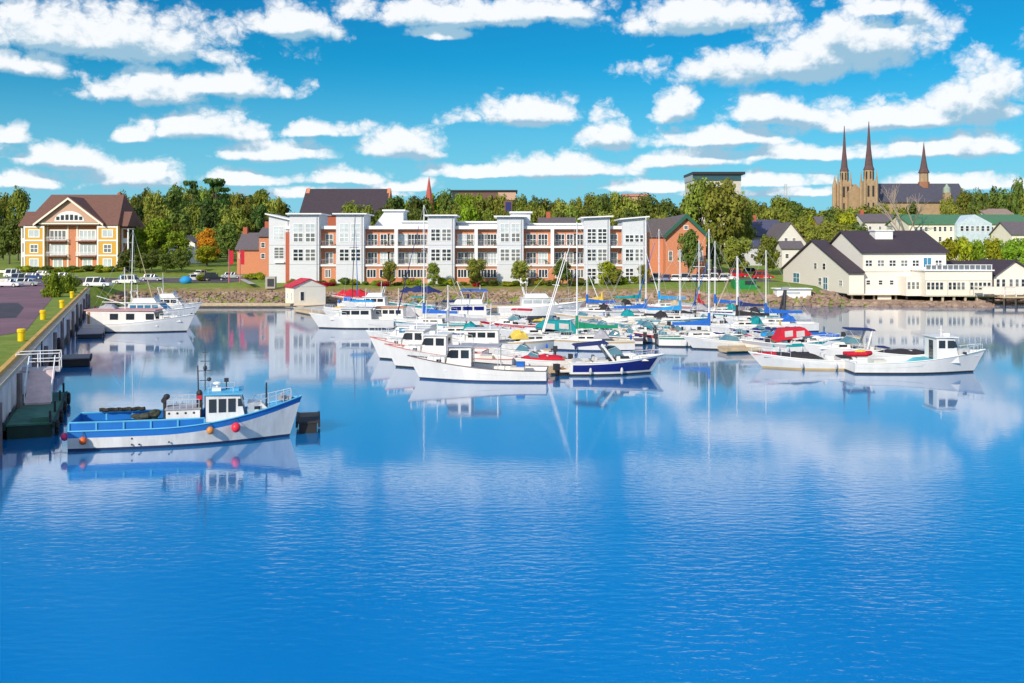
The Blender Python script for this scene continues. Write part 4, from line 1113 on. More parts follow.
# young trees on the lawn
for px, top, w, key, lab in ((390, 262, 16, 'olive', 'small lawn tree with brownish crown before the second white tower'), (433, 263, 15, 'mid', 'small leaning lawn tree before the third white tower'),
                             (477, 259, 22, 'olive', 'broad brownish lawn tree before the middle balconies'), (521, 261, 21, 'olive', 'round lawn tree beside the white sign board'),
                             (563, 260, 21, 'dark', 'dark round lawn tree before the right balconies'), (607, 262, 20, 'lime', 'bright yellow green lawn tree before the sixth white tower'),
                             (617, 268, 16, 'olive', 'olive lawn tree right of the bright yellow green one'), (643, 264, 14, 'olive', 'thin lawn tree at the right end of the condominium')):
    ptree(key, px, top, w, 190.5, lab, None, 'young_tree')
# foundation shrubs
for k in range(34):
    px = lerp(292, 645, k/33) + trng.uniform(-3, 3); key = trng.choice(('bush', 'bush', 'bushlime', 'bushfresh'))
    tree(key, (px - 512)*.1925, 192.5 + trng.uniform(-.5, .8), trng.uniform(.8, 1.7), trng.uniform(1.8, 3.4), 'low green shrub along the foot of the condominium', 'shrubs along the condominium', 'shrub', 'shrub')
for px in (325, 331, 380, 386, 476): tree('blossom', (px - 512)*.191, 191.2, .9, 1.9, 'red flowering shrub at the foot of the condominium', 'red shrubs before the condominium', 'flowering_shrub', 'shrub')
for k in range(22):
    px = 16 + 5.4*k + trng.uniform(-2, 2); tree(trng.choice(('bushlime', 'bush', 'bushfresh')), (px - 512)*.243, 243 + trng.uniform(-2, 2), trng.uniform(.8, 1.8), trng.uniform(2, 4), 'yellow green shrub in the bed before the yellow apartment house', 'shrubs before the yellow apartment house', 'shrub', 'shrub')
for (px, top, w, Y, lab) in ((54, 273, 24, 140, 'large rounded green bush on the quay verge beside the parking lot'), (68, 274, 16, 152, 'smaller green bush at the far end of the quay verge')):
    ptree('fresh', px, top, w, Y, lab, None, 'bush', 'bush')
for k, (px, py) in enumerate(((36, 300), (47, 296), (75, 287), (60, 303), (30, 312))):
    x, y = gp(px, py); tree(('bush', 'bushfresh')[k % 2], x, y, 1.3 + .25*k % .9, 2.6, 'low shrub on the grass verge between parking lot and quay wall', 'shrubs on the quay verge', 'shrub', 'shrub')
for k in range(9):
    px = 250 + 5*k; tree(trng.choice(('bushlime', 'bushfresh')), (px - 512)*.215, 215 + trng.uniform(-4, 4), trng.uniform(1, 2), trng.uniform(2, 4), 'light green shrub left of the condominium end', 'shrubs left of the condominium', 'shrub', 'shrub')
tree('bushfresh', (204 - 512)*.205, 205, 1.5, 3.6, 'round island bush between the parked cars on the road', None, 'bush', 'bush')

# ================================================================== cars
CGL = glassmat('car_glass', (0.02, 0.025, 0.03))
def car(px, py, paint, rz, label, kind='car', z=3.03, L=4.6):
    x, y = gp(px, py, z)
    t_ = thing('parked_car', label, 'car', (x, y, z), rz)
    H = {'car': 1.45, 'suv': 1.75, 'van': 2.0}[kind]; hl = L/2; W = .9
    b = .82 if kind != 'van' else .95
    side = [(-hl, .35), (-hl + .1, b), (-hl + .5, b + .06), (hl - 1.2, b + .02), (hl - .1, b - .15), (hl, .45), (hl - .05, .28), (-hl + .05, .28)]
    mb = MB(); mb.prism([(u, -W, w) for u, w in side][::-1], (0, 2*W, 0))
    body = mb.build('body', paint, t_)
    r0 = -hl + (.25 if kind != 'car' else .75)
    mb = MB(); top = H
    mb.hexa([(r0, -W + .05, b), (hl - 1.25, -W + .05, b), (hl - 1.25, W - .05, b), (r0, W - .05, b)], [(r0 + .35, -W + .2, top - .1), (hl - 2.0, -W + .2, top - .1), (hl - 2.0, W - .2, top - .1), (r0 + .35, W - .2, top - .1)])
    mb.build('window', CGL, t_)
    mb = MB(); mb.box(r0 + .3, hl - 1.95, -W + .17, W - .17, top - .1, top)
    for xx in (r0 + .12, r0 + 1.4, hl - 1.75):
        for s in (-1, 1):
            mb.prism([(xx, s*(W - .04), b), (xx + .14, s*(W - .04), b), (xx + .3, s*(W - .185), top - .1), (xx + .16, s*(W - .185), top - .1)], (0, -s*.05, 0))
    mb.build('roof', paint, t_)
    for sx in (-hl + .85, hl - .9):
        for s in (-1, 1):
            mb = MB(); mb.tube((sx, s*(W - .2), .33), (sx, s*(W + .01), .33), .33, .33, 12); wh_ = mb.build('wheel', BLACKR, t_)
            mb = MB(); mb.tube((sx, s*(W + .011), .33), (sx, s*(W + .03), .33), .19, .19, 8); mb.build('rim', ALU, wh_)
    for s in (-1, 1):
        MB().box(hl - .08, hl + .015, s*.62 - .18, s*.62 + .18, .55, .70).build('headlight', PALEG, t_)
        MB().box(-hl - .01, -hl + .08, s*.66 - .14, s*.66 + .14, .62, .80).build('tail_light', pm('tail_red', (.4, .01, .01), .3), t_)
    return t_
CW = pm('white_car_paint', (.78, .78, .78), .25, var=.03); CS = pm('silver_car_paint', (.45, .47, .5), .3, .3, var=.03); CB = pm('blue_car_paint', (.02, .06, .2), .25, var=.03)
CR = pm('red_car_paint', (.50, .012, .02), .25, var=.03); CK = pm('black_car_paint', (.02, .02, .025), .2, var=.03); CSB = pm('pale_blue_car_paint', (.35, .45, .6), .3, var=.03)
for a in ((8, 287, CW, 0, 'white saloon at the left edge of the parking lot', 'car'), (22, 282, CSB, .2, 'pale blue estate car behind the white saloon', 'suv'), (34, 279, CB, 0, 'dark blue car at the right end of the left parked row', 'car'),
          (6, 276, CK, 0, 'black car at the left edge beyond the white saloon', 'car'), (15, 277.5, CW, 0, 'white van between the black and dark blue cars at the far left', 'van'), (26, 286, CS, .1, 'silver car in front of the pale blue estate car', 'car'), (44, 277, CW, 0, 'white car right of the dark blue car below the yellow apartment house', 'car'), (66, 279, CS, 0, 'silver car alone on the road below the yellow apartment house gable', 'car'), (98, 287, CW, 0, 'white off-roader parked below the yellow apartment house', 'suv'), (126, 284, CW, 3.14, 'white pickup like car right of the white off-roader', 'suv'),
          (152, 281, CS, 0, 'silver car seen behind the white trawler masts', 'car'), (140, 272, CB, 0, 'dark blue car by the low trees, left of two', 'car'), (158, 271.5, CK, 0, 'black car by the low trees, right of two', 'car'),
          (202, 276, CW, 1.2, 'white car on the road below the orange tree', 'car'), (224, 274, CB, 1.4, 'dark blue car on the road beside the brick cottage', 'car'), (196, 281, CW, .5, 'white car parked left of the round island bush', 'car'),
          (214, 281, CK, .3, 'black car parked right of the round island bush', 'suv'), (232, 278.5, CS, 0, 'silver car parked by the red banner poles', 'car')):
    car(*a)
rowc = (CW, CB, CW, CS, CSB, CW, CW, CS)
rowl = ('white car at the left end of the car park row', 'dark blue car second from the left in the car park row', 'white car between dark blue and silver ones in the car park row', 'silver car in the middle of the car park row', 'pale blue car in the car park row',
        'white car right of the pale blue one in the car park row', 'white car near the masts at the right of the car park row', 'silver car at the right end of the car park row')
for k in range(8): car(657 + 9.6*k, 281.5, rowc[k], R(75), rowl[k], 'suv' if k % 3 == 0 else 'car')
car(718, 276.6, CR, 0, 'red hatchback, leftmost of three red cars right of the brick hall', 'suv'); car(738, 277.6, CR, 0, 'red car just above the green container', 'van'); car(763, 279, CR, .1, 'red estate car right of the green container', 'suv')
car(752, 275.6, CW, 0, 'white van among the red cars', 'van'); car(727, 280.3, CW, 0, 'white car left of the green container', 'car')
# banner poles, blue tarpaulin, yellow bollards
for px, lab in ((229, 'red banner pole by the path, left of two'), (240, 'red banner pole by the path, right of two')):
    x, y = gp(px, 283); t_ = thing('banner_pole', lab, 'banner pole', (x, y, 3)); MB().tube((0, 0, 0), (0, 0, 6.6), .12, .09, 8).build('pole', pm('pink_pole', (.5, .14, .16), .6), t_)
    MB().box(.14, .85, -.02, .02, 3.6, 6.3).build('banner', SAILR, t_)
for px, py, w, lab in ((186, 288, 1.35, 'blue tarpaulin covered heap on the shore behind the white trawler'), (124, 281, 1.1, 'blue tarpaulin on the pickup bed behind the trawler')):
    x, y = gp(px, min(py, 283)); t_ = MB().ball((0, 0, .45), w*.85, w*.8, .85, 12, 7, 0, .12, random.Random(px)).build('tarpaulin', SAILC, smooth=True); t_.location = (x, y, 3.05); tag(t_, lab, 'tarpaulin')
BY = pm('yellow_bollard_paint', (.78, .55, .0), .5)
for (px, py, lab) in ((21.4, 341, 'nearest yellow drum bollard on the quay, by the grass patch'), (43, 319.5, 'second nearest yellow drum bollard along the quay edge'), (62, 308, 'third yellow drum bollard along the quay edge'), (72, 298, 'farthest yellow drum bollard beside the bushes')):
    x, y = gp(px, py); b = MB().lathe((0, 0, 0), [(.26, 0), (.26, .62), (.31, .66), (.31, .86), (.24, .92)], 14).build('bollard', BY); b.location = (x, y, 3.0)
    tag(b, lab, 'bollard', 'yellow bollards along the quay')
# ================================================================== quay wall and floating docks
QA = math.atan2(95, -36.4)                    # direction of the quay line
qd = Vector((-36.4, 95.1, 0)).normalized(); qn = Vector((qd.y, -qd.x, 0))     # qn points to the water
qp = lambda y, off=0.0: Vector((wall_x(y), y, 0)) + qn*off
CONC = pm('weathered_quay_concrete', (.82, .74, .72), .85, var=.35, scale=.7, stretch=(1, 1, .35))
qw = thing('quay_wall', 'weathered grey quay wall with timber cap and dark fender piles', 'quay wall', (wall_x(100), 100, 0), world=True)
mb = MB(); a, b = qp(44), qp(166)
n = 90; pts = []
for k in range(n + 1):                         # folded sheet piling
    p = a.lerp(b, k/n) + qn*(.08 if (k//1) % 2 else -.02); pts.append(p)
for p, q in zip(pts, pts[1:]): mb.add([(p.x, p.y, -2), (q.x, q.y, -2), (q.x, q.y, 2.86), (p.x, p.y, 2.86)], [(0, 1, 2, 3)])
mb.build('sheet_piling', CONC, qw)
mb = MB(); a, b = qp(44, .13), qp(166, .13)
for k in range(60):
    p, q = a.lerp(b, k/60), a.lerp(b, (k + 1)/60); za, zb = .55 + .12*math.sin(k*1.9), .55 + .12*math.sin((k + 1)*1.9)
    mb.add([(p.x, p.y, -1), (q.x, q.y, -1), (q.x, q.y, zb), (p.x, p.y, za)], [(0, 1, 2, 3)])
mb.build('weed_band', pm('tidal_weed', (.075, .07, .04), .9, var=.4), qw)
mb = MB(); a, b = qp(44, -.45), qp(166, -.45); a2, b2 = qp(44, .28), qp(166, .28)
mb.hexa([(a.x, a.y, 2.87), (a2.x, a2.y, 2.87), (b2.x, b2.y, 2.87), (b.x, b.y, 2.87)], [(a.x, a.y, 3.10), (a2.x, a2.y, 3.10), (b2.x, b2.y, 3.10), (b.x, b.y, 3.10)])
mb.build('concrete_cap', pm('pale_cap_concrete', (.55, .47, .36), .85, var=.2), qw)
mb = MB(); a, b = qp(44, -.40), qp(166, -.40); a2, b2 = qp(44, -.12), qp(166, -.12)
mb.hexa([(a.x, a.y, 3.104), (a2.x, a2.y, 3.104), (b2.x, b2.y, 3.104), (b.x, b.y, 3.104)], [(a.x, a.y, 3.34), (a2.x, a2.y, 3.34), (b2.x, b2.y, 3.34), (b.x, b.y, 3.34)])
mb.build('kerb_timber', pm('yellow_kerb_timber', (.60, .36, .09), .8, var=.3, scale=1.5), qw)
for k in range(13):
    y = 48 + 9.2*k; p = qp(y, .42)
    MB().tube((p.x, p.y, -2), (p.x, p.y, 2.5 + .25*(k % 3)), .17, .16, 7).build('fender_pile', pm('tarred_pile', (.22, .18, .18), .85, var=.4), qw)
for y in (72, 96, 122):
    p = qp(y, .40); mb = MB()
    for s in (-.22, .22):
        q = p + qd*s; mb.tube((q.x, q.y, -.5), (q.x, q.y, 3.2), .04, .04, 5)
    for r_ in range(10): mb.tube(tuple(p - qd*.22 + Vector((0, 0, -.1 + .33*r_))), tuple(p + qd*.22 + Vector((0, 0, -.1 + .33*r_))), .03, .03, 4)
    mb.build('ladder', DARK, qw)
for k, y in enumerate((72, 90, 113)):
    p = qp(y, .36); mb = MB()
    for j in range(10):
        a0_, a1_ = 2*math.pi*j/10, 2*math.pi*(j + 1)/10
        mb.tube(tuple(p + qd*(.42*math.cos(a0_)) + Vector((0, 0, 1.3 + .42*math.sin(a0_)))), tuple(p + qd*(.42*math.cos(a1_)) + Vector((0, 0, 1.3 + .42*math.sin(a1_)))), .15, .15, 6)
    mb.build('tyre_fender', BLACKR, qw)

def floatdock(name, label, x, y, L, W, rz, top, deckm, sidem, h=.5, group=None, tyres=0):
    t_ = thing(name, label, 'floating dock', (x, y, 0), rz, group)
    MB().box(-L/2, L/2, -W/2, W/2, top - .09, top).build('deck', deckm, t_)
    mb = MB(); mb.box(-L/2 + .05, L/2 - .05, -W/2 + .05, W/2 - .05, top - h, top - .093); mb.build('float', sidem, t_)
    mb = MB()
    for s in (-1, 1): mb.box(-L/2, L/2, s*W/2 + (0.003 if s > 0 else -.123), s*W/2 + (.123 if s > 0 else -.003), top - .3, top + .04)
    mb.build('rub_timber', sidem, t_)
    for k in range(tyres):
        u = lerp(-L/2 + .6, L/2 - .6, k/max(1, tyres - 1))
        for s in (-1, 1):
            mb = MB(); 
            for j in range(8):
                a0_, a1_ = 2*math.pi*j/8, 2*math.pi*(j + 1)/8
                mb.tube((u + .3*math.cos(a0_), s*(W/2 + .2), top - .35 + .3*math.sin(a0_)), (u + .3*math.cos(a1_), s*(W/2 + .2), top - .35 + .3*math.sin(a1_)), .11, .11, 6)
            mb.build('tyre', BLACKR, t_)
    return t_
GDECK = pm('green_dock_paint', (.06, .17, .115), .8, var=.35, scale=1.3); GSIDE = pm('dark_green_dock_side', (.02, .05, .035), .8, var=.3)
p = qp(57.4, 1.4); gd = floatdock('floating_dock', 'dark green floating dock against the quay wall below a gangway', p.x, p.y, 12.0, 2.2, QA, .75, GDECK, GSIDE, .9, None, 4)
for s in (-5.8, -2.2, 2.2, 5.8): MB().box(s - .06, s + .06, -1.05, -.93, .75, 1.35).build('bollard_post', DARK, gd)
MB().box(-5.6, -3.6, -.9, -.1, .752, 1.0).build('hatch_box', GDECK, gd)
p = qp(84, 1.9); floatdock('floating_dock', 'small dark wooden floating dock with blue end by the quay wall', p.x, p.y, 3.2, 2.6, QA, .75, DOCKG, BLACKR, .7)
p = qp(128, 2.3); floatdock('floating_dock', 'long grey floating walkway along the far quay wall', p.x, p.y, 42, 2.6, QA, .55, pm('grey_walkway_planks', (.34, .31, .33), .85, var=.2, scale=2), DARK, .5)
floatdock('floating_dock', 'black floating work dock behind the bow of the blue and white fishing boat', -11.25, 55.2, 3.2, 1.05, R(101), .62, pm('black_dock_timber', (.03, .03, .028), .8, var=.4), BLACKR, 1.0, None, 0)
# gangway with white rails
gw_ = thing('gangway', 'pinkish sloping gangway with white rails from quay to green dock', 'gangway', tuple(qp(59.6, 1.3)), QA)
mb = MB(); mb.prism([(-1.7, -.7, .77), (1.5, -.7, 2.30), (1.5, -.7, 2.42), (-1.7, -.7, .89)], (0, 1.4, 0)); mb.build('ramp', pm('pinkish_ramp_boards', (.62, .47, .46), .8, var=.2, scale=2), gw_)
MB().box(1.52, 3.6, -1.0, 1.5, 2.30, 2.42).build('landing', pm('grey_landing_boards', (.5, .46, .46), .8), gw_)
mb = MB()
for u in (1.6, 3.5):
    for v in (-.96, 0.25, 1.46): mb.tube((u, v, 2.42), (u, v, 3.45), .032, .032, 5)
    for z in (3.43, 2.95): mb.tube((u, -.96, z), (u, 1.46, z), .032, .032, 5)
for v in (-.96, 1.46):
    for z in (3.43, 2.95): mb.tube((1.6, v, z), (3.5, v, z), .032, .032, 5)
for s in (-.72, .72):
    mb.tube((-1.6, s, .9), (-1.6, s, 1.85), .04, .04, 5); mb.tube((-1.6, s, 1.85), (1.5, s, 3.3), .04, .04, 5)
mb.build('handrail', WHITE, gw_)

# tan floating pontoon by the far shore and finger docks of the marina
def wpt(px, py, z=0.0): return gp(px, py, z)
def dock_px(label, pxa, pya, pxb, pyb, W=1.6, top=.45, mat=None, group='marina finger docks'):
    a, b = Vector(wpt(pxa, pya)), Vector(wpt(pxb, pyb)); m = (a + b)/2
    return floatdock('finger_dock', label, m.x, m.y, (b - a).length, W, math.atan2(b.y - a.y, b.x - a.x), top, mat or DOCKW, DOCKW, .42, group)
dock_px('long tan pontoon along the rocky shore left of the boathouse', 180, 307, 292, 307, 2.4, .55, pm('pale_pontoon', (.62, .52, .38), .8))
dock_px('tan finger dock at the front between the white lobster boat and navy cruiser', 548, 373.5, 580, 373, 1.6)
dock_px('pale finger dock in front of the white boats, left of the red nosed boat', 722, 352.5, 762, 351.5, 1.8, .5)
dock_px('tan dock strip behind the green shrouded boats at the marina back row', 474, 311.5, 520, 311.5, 2.4, .9)
dock_px('main tan walkway through the middle of the marina', 480, 326, 700, 326, 2.0)
dock_px('tan finger dock behind the front lobster boat', 440, 348, 520, 350, 1.6)
dock_px('tan walkway at the right of the marina behind the red canvas boat', 700, 341, 860, 341, 2.0)
dock_px('short tan dock beside the boathouse', 300, 312, 322, 316, 1.6)
dock_px('tan finger dock between the white runabouts at centre', 605, 346, 640, 330, 1.4)

# ================================================================== boats
class Hull: pass
srg = random.Random(17)
SANDC = pm('sand_canvas', (.50, .40, .26), .85, var=.15, scale=3)
SEATM = pm('grey_white_vinyl', (.62, .62, .62), .5)
def make_hull(root, L, B, Hs, Hb, mats, rake=.9, sb=.26, pw=2.0, tw=.86, cockpit=0.0, cdrop=.5, fdrop=.06, deck=None, rail=None, fcock=None, s0=.1, sp=1.9):
    """lofted hull; mats = topsides, sheer band, boot stripe, bottom. Cockpit sole sunk by cdrop aft of t=cockpit"""
    N = 18; rings = []; hb_ = []; sh_ = []; xs_ = []
    for i in range(N + 1):
        t = i/N
        b = B/2*(tw + (1 - tw)*math.sin(min(1, t/.42)*math.pi/2)) if t < .42 else B/2*max(.02, 1 - ((t - .42)/.58)**pw)
        sh = Hs + (Hb - Hs)*max(0, (t - s0)/(1 - s0))**sp
        X = lambda z: -L/2 + (L - rake)*t + rake*t**2.5*max(0, min(1, z/sh))
        wlb = b*(.94 - .42*t**3)
        s1 = max(.3, sh - sb)
        ring = [(X(sh), b, sh), (X(s1), lerp(wlb, b, .9), s1), (X(.14), lerp(wlb, b, .12), .14), (X(0), wlb, -.02), (X(0), wlb*.7, -.35), (X(0), 0, -.5)]
        rings.append(ring + [(x, -y, z) for x, y, z in ring[-2::-1]]); hb_.append(b); sh_.append(sh); xs_.append(X(sh))
    mb = MB(); n = len(rings[0]); strip = [1, 0, 2, 3, 3, 3, 3, 2, 0, 1]
    for j in range(n - 1):
        mb.add([p for r in rings for p in (r[j], r[j + 1])], [(2*i, 2*i + 1, 2*i + 3, 2*i + 2) for i in range(N)], strip[j])
    r0 = rings[0]
    for j in range(5): mb.add([r0[j], r0[j + 1], r0[n - 2 - j], r0[n - 1 - j]], [(0, 1, 2, 3)], [0, 0, 2, 3, 3][j])
    mb.build('hull', mats, root, smooth=True)
    h = Hull()
    h.sheer = lambda x: interp(list(zip(xs_, sh_)), x); h.half = lambda x: interp(list(zip(xs_, hb_)), x); h.L = L; h.B = B
    mb = MB(); vs = []; fs = []
    for i in range(N + 1):
        t = i/N; d = cdrop if (t < cockpit or (fcock and fcock[0] <= t <= fcock[1])) else fdrop
        vs += [(xs_[i], hb_[i]*.985, sh_[i] - d), (xs_[i], -hb_[i]*.985, sh_[i] - d)]
    fs = [(2*i, 2*i + 1, 2*i + 3, 2*i + 2) for i in range(N)]
    mb.add(vs, fs); mb.build('deck', deck or DECKW, root)
    mb = MB()
    for s in (1, -1):
        pts = [(xs_[i], s*(hb_[i] + .005), sh_[i] + .015) for i in range(N + 1)]; mb.path(pts, .045, 5)
    mb.path([(xs_[0], hb_[0], sh_[0] + .015), (xs_[0], -hb_[0], sh_[0] + .015)], .045, 5)
    mb.build('gunwale', rail or WHITE, root)
    return h
def house_(root, name, x0, x1, w, z0, z1, rf, rb, mat, roofm=None, over=.12, tap=.0, rt=.09, ft=.92):
    """deckhouse: x0 aft, x1 forward, raked ends; roof plate proud on top"""
    y = w/2; yt = y - tap
    mb = MB(); mb.hexa([(x0, -y, z0), (x1, -y*ft, z0), (x1, y*ft, z0), (x0, y, z0)], [(x0 + rb, -yt, z1), (x1 - rf, -yt*ft, z1), (x1 - rf, yt*ft, z1), (x0 + rb, yt, z1)])
    c = mb.build(name, mat, root)
    if roofm:
        mb = MB(); mb.box(x0 + rb - over, x1 - rf + over*1.6, -yt - over*.7, yt + over*.7, z1 + .003, z1 + rt); mb.build('roof', roofm, c)
    return c
def side_win(c, x0, x1, w, xa, xb, za, zb, both=True, glass=None, slant=0.0, slant2=0.0, frame=None):
    """window in both sides of a deckhouse whose sides taper from w to .92 w"""
    for s in ((-1, 1) if both else (-1,)):
        yy = lambda x: s*(w/2)*(1 - .08*(x - x0)/(x1 - x0))
        mb = MB(); e = s*.018; q = s*.02
        P = [(xa, yy(xa) - q, za), (xb, yy(xb) - q, za), (xb - slant, yy(xb - slant) - q, zb), (xa + slant2, yy(xa + slant2) - q, zb)]
        if s < 0: P = P[::-1]
        mb.prism(P[::-1], (0, q + e, 0)); mb.build('window', glass or GLASS, c)
def front_win(c, x1, w, z0, z1, rf, n=3, za=.35, zb=.9, glass=None):
    """panes in the raked front of a deckhouse"""
    wf = w*.92; g = .06; pw_ = (wf - g*(n + 1))/n
    for k in range(n):
        ya = -wf/2 + g + k*(pw_ + g); yb = ya + pw_
        X = lambda f: x1 - rf*f + .012; Z = lambda f: lerp(z0, z1, f)
        mb = MB(); mb.prism([(X(za) - .03, ya, Z(za)), (X(za) - .03, yb, Z(za)), (X(zb) - .03, yb, Z(zb)), (X(zb) - .03, ya, Z(zb))], (.03, 0, 0)); mb.build('window', glass or GLASS, c)
def pulpit(root, h, x0, x1, H=.62, n=4, r=.022, mat=None, name='bow_rail'):
    mb = MB()
    for s in (1, -1):
        pts = [(lerp(x0, x1, k/n), s*h.half(lerp(x0, x1, k/n))*.93, h.sheer(lerp(x0, x1, k/n))) for k in range(n + 1)]
        for p in pts: mb.tube(p, (p[0], p[1], p[2] + H), r, r, 4)
        mb.path([(p[0], p[1], p[2] + H) for p in pts], r, 4)
    mb.build(name, mat or ALU, root)
def outboard(root, x, y=0, z=.5, mat=None):
    mb = MB(); mb.box(x - .42, x - .02, y - .2, y + .2, z + .25, z + .75); mb.box(x - .3, x - .12, y - .07, y + .07, z - .75, z + .25); mb.tube((x - .5, y, z - .6), (x - .1, y, z - .6), .09, .05, 6)
    mb.build('outboard_motor', mat or DARK, root)
def dome(mb, x0, x1, w, z0, z1, n=6, m=8, flat=.35, skew=0.0, wf=None):
    """canvas cover: rounded tent between x0 and x1"""
    vs = []; 
    for i in range(n + 1):
        t = i/n; x = lerp(x0, x1, t); e = math.sin(math.pi*min(1, max(0, t)))**flat if 0 < t < 1 else 0.0
        for j in range(m + 1):
            a = math.pi*j/m; y = (min(w, wf(x)) if wf else w)/2*math.cos(a); z = z0 + (z1 - z0)*(math.sin(a)**.55 if 0 < j < m else 0)*max(.02, e)*(1 - skew*t)*(1 + .16*math.sin(i*2.4 + x0*5) + .08*math.sin(j*2.1 + i*1.3))
            vs.append((x, y, z))
    mb.add(vs, [(i*(m+1) + j, i*(m+1) + j + 1, (i+1)*(m+1) + j + 1, (i+1)*(m+1) + j) for i in range(n) for j in range(m)])
BG = 'boats moored in the harbour'
def place(name, label, cat, px, py, heading):
    x, y = wpt(px, py); return thing(name, label, cat, (x, y, 0), R(heading), BG)
STRIPES = [pm('stripe_navy', (.02, .04, .18), .4), pm('stripe_maroon', (.3, .03, .04), .4), pm('stripe_grey', (.4, .4, .42), .4), pm('stripe_teal', (.03, .25, .28), .4), pm('stripe_tan', (.55, .42, .25), .4)]
# ---- sailing boats: heading in degrees, 0 = bow to the right, 180 = bow to the left, 90 = bow away
def sailboat(label, px, py, L, heading, mast_h, cover, stripe=None, lean=0.0, boot=BOOTB, hullm=None, canopy=None, mastm=None, outb=False, jib=None, boom=True):
    r = place('sailboat', label, 'sailboat', px, py, heading)
    hr = R(heading); r.location.x -= math.cos(hr)*L*.10; r.location.y -= math.sin(hr)*L*.10
    mast_h = CAMZ - (mast_h - HOR)*(10000.0/(py - HOR))/1000 - 1.5      # masthead height read off the photo
    if stripe is None: stripe = (None, STRIPES[len(bpy.data.objects) % 5])[len(label) % 3 != 0]
    B = L*.32
    h = make_hull(r, L, B, .95, 1.15, [hullm or GELCOAT, stripe or hullm or GELCOAT, boot, boot], rake=L*.12, sb=.2, pw=1.9, tw=.62, cockpit=.3, cdrop=.4, fdrop=.02)
    c = house_(r, 'coachroof', -L*.16, L*.22, B*.58, .98, 1.5, L*.10, .12, GELCOAT, DECKW, .02, .1, .05)
    side_win(c, -L*.16, L*.22, B*.58 - .06, -L*.10, L*.0, 1.18, 1.36); side_win(c, -L*.16, L*.22, B*.58 - .06, L*.02, L*.09, 1.18, 1.36)
    mx = L*.10; tz = 1.5 + mast_h
    mb = MB(); top = (mx + lean, 0, tz); mb.tube((mx, 0, 1.0), top, .078 if abs(lean) < 2 else .06, .055 if abs(lean) < 2 else .035, 8); m_ = mb.build('mast', mastm or MASTW, r)
    mb = MB(); f = .62; sx = mx + lean*f; sz = lerp(1.0, tz, f); mb.tube((sx, -B*.3, sz), (sx, B*.3, sz), .04, .04, 5); mb.build('spreader', mastm or MASTW, m_)
    mb = MB(); q = .014
    for s in (-1, 1):
        if abs(lean) < .5: mb.tube((mx - .1, s*B*.46, 1.0), (sx, s*B*.3, sz), q, q, 3); mb.tube((sx, s*B*.3, sz), top, q, q, 3)
    mb.tube((L*.47, 0, 1.15), top, q, q, 3); mb.tube((-L*.48, 0, .95), top, q, q, 3)
    mb.build('rigging', ALU, r)
    if boom:
        mb = MB(); mb.tube((mx - .1, 0, 2.15), (-L*.33, 0, 2.25), .07, .06, 6); mb.build('boom', mastm or MASTW, r)
        if cover:
            mb = MB(); n = 9
            ring = []
            for i in range(n + 1):
                t = i/n; x = lerp(mx + .12, -L*.33, t); hh = lerp(.62, .28, min(1, t*1.6))*(1.0 if i else .9); w_ = .2 - .08*t
                ring.append([(x, -w_, 2.1 + .02*t), (x, w_, 2.1 + .02*t), (x, w_*.6, 2.1 + hh), (x, 0, 2.15 + hh), (x, -w_*.6, 2.1 + hh)])
            vs = [p for g in ring for p in g]
            mb.add(vs, [(5*i + j, 5*i + (j + 1) % 5, 5*i + 5 + (j + 1) % 5, 5*i + 5 + j) for i in range(n) for j in range(5)] + [(0, 1, 2, 3, 4), tuple(5*n + j for j in range(5))])
            mb.tube((mx, 0, 2.1), (mx, 0, 3.35), .2, .14, 7)
            mb.build('sail_cover', cover, r)
    if jib:
        mb = MB(); a = Vector((L*.47, 0, 1.15)); b = Vector(top); mb.tube(a.lerp(b, .04), a.lerp(b, .8), .11, .04, 6); mb.build('furled_jib', jib, r)
    if canopy is None and srg.random() < .62: canopy = srg.choice((SAILN, SAILB, SAILK, SAILGY, SAILT, SANDC))
    if jib is None and srg.random() < .5:
        mb = MB(); a = Vector((L*.47, 0, 1.15)); b = Vector(top); mb.tube(a.lerp(b, .05), a.lerp(b, .82), .085, .03, 6); mb.build('furled_jib', srg.choice((MASTW, SAILB, SAILN, SANDC)), r)
    if canopy:
        mb = MB(); dome(mb, -L*.24, -L*.06, B*.60, 1.2, 2.0, 6, 8, .5); mb.build('spray_hood', canopy, r)
    MB().box(-L*.16 - .02, -L*.16 + .06, -.3, .3, .95, 1.46).build('companionway', GLASS, c)
    MB().box(L*.02, L*.08, -.28, .28, 1.505, 1.57).build('deck_hatch', GLASS, c)
    MB().box(-L*.42, -L*.20, -B*.24, B*.24, .56, .74).build('cockpit_seat', TEAK if srg.random() < .5 else SEATM, r)
    if srg.random() < .6: MB().ball((-L*.46, B*.22, 1.35), .12, .22, .3, 8, 5).build('horseshoe_buoy', srg.choice((SAILY, SAILR, SAILB)), r)
    mb = MB()
    for s in (-1, 1):
        for x in (-L*.2, L*.12): mb.ball((x, s*(h.half(x) + .12), .45), .11, .11, .3, 8, 5)
    mb.build('fender', srg.choice((SAILN, SEATM, SAILB)), r)
    pulpit(r, h, L*.3, L*.485, .6, 3, .02); pulpit(r, h, -L*.48, -L*.34, .6, 2, .02, name='stern_rail')
    if outb: outboard(r, -L/2, 0, .5)
    return r
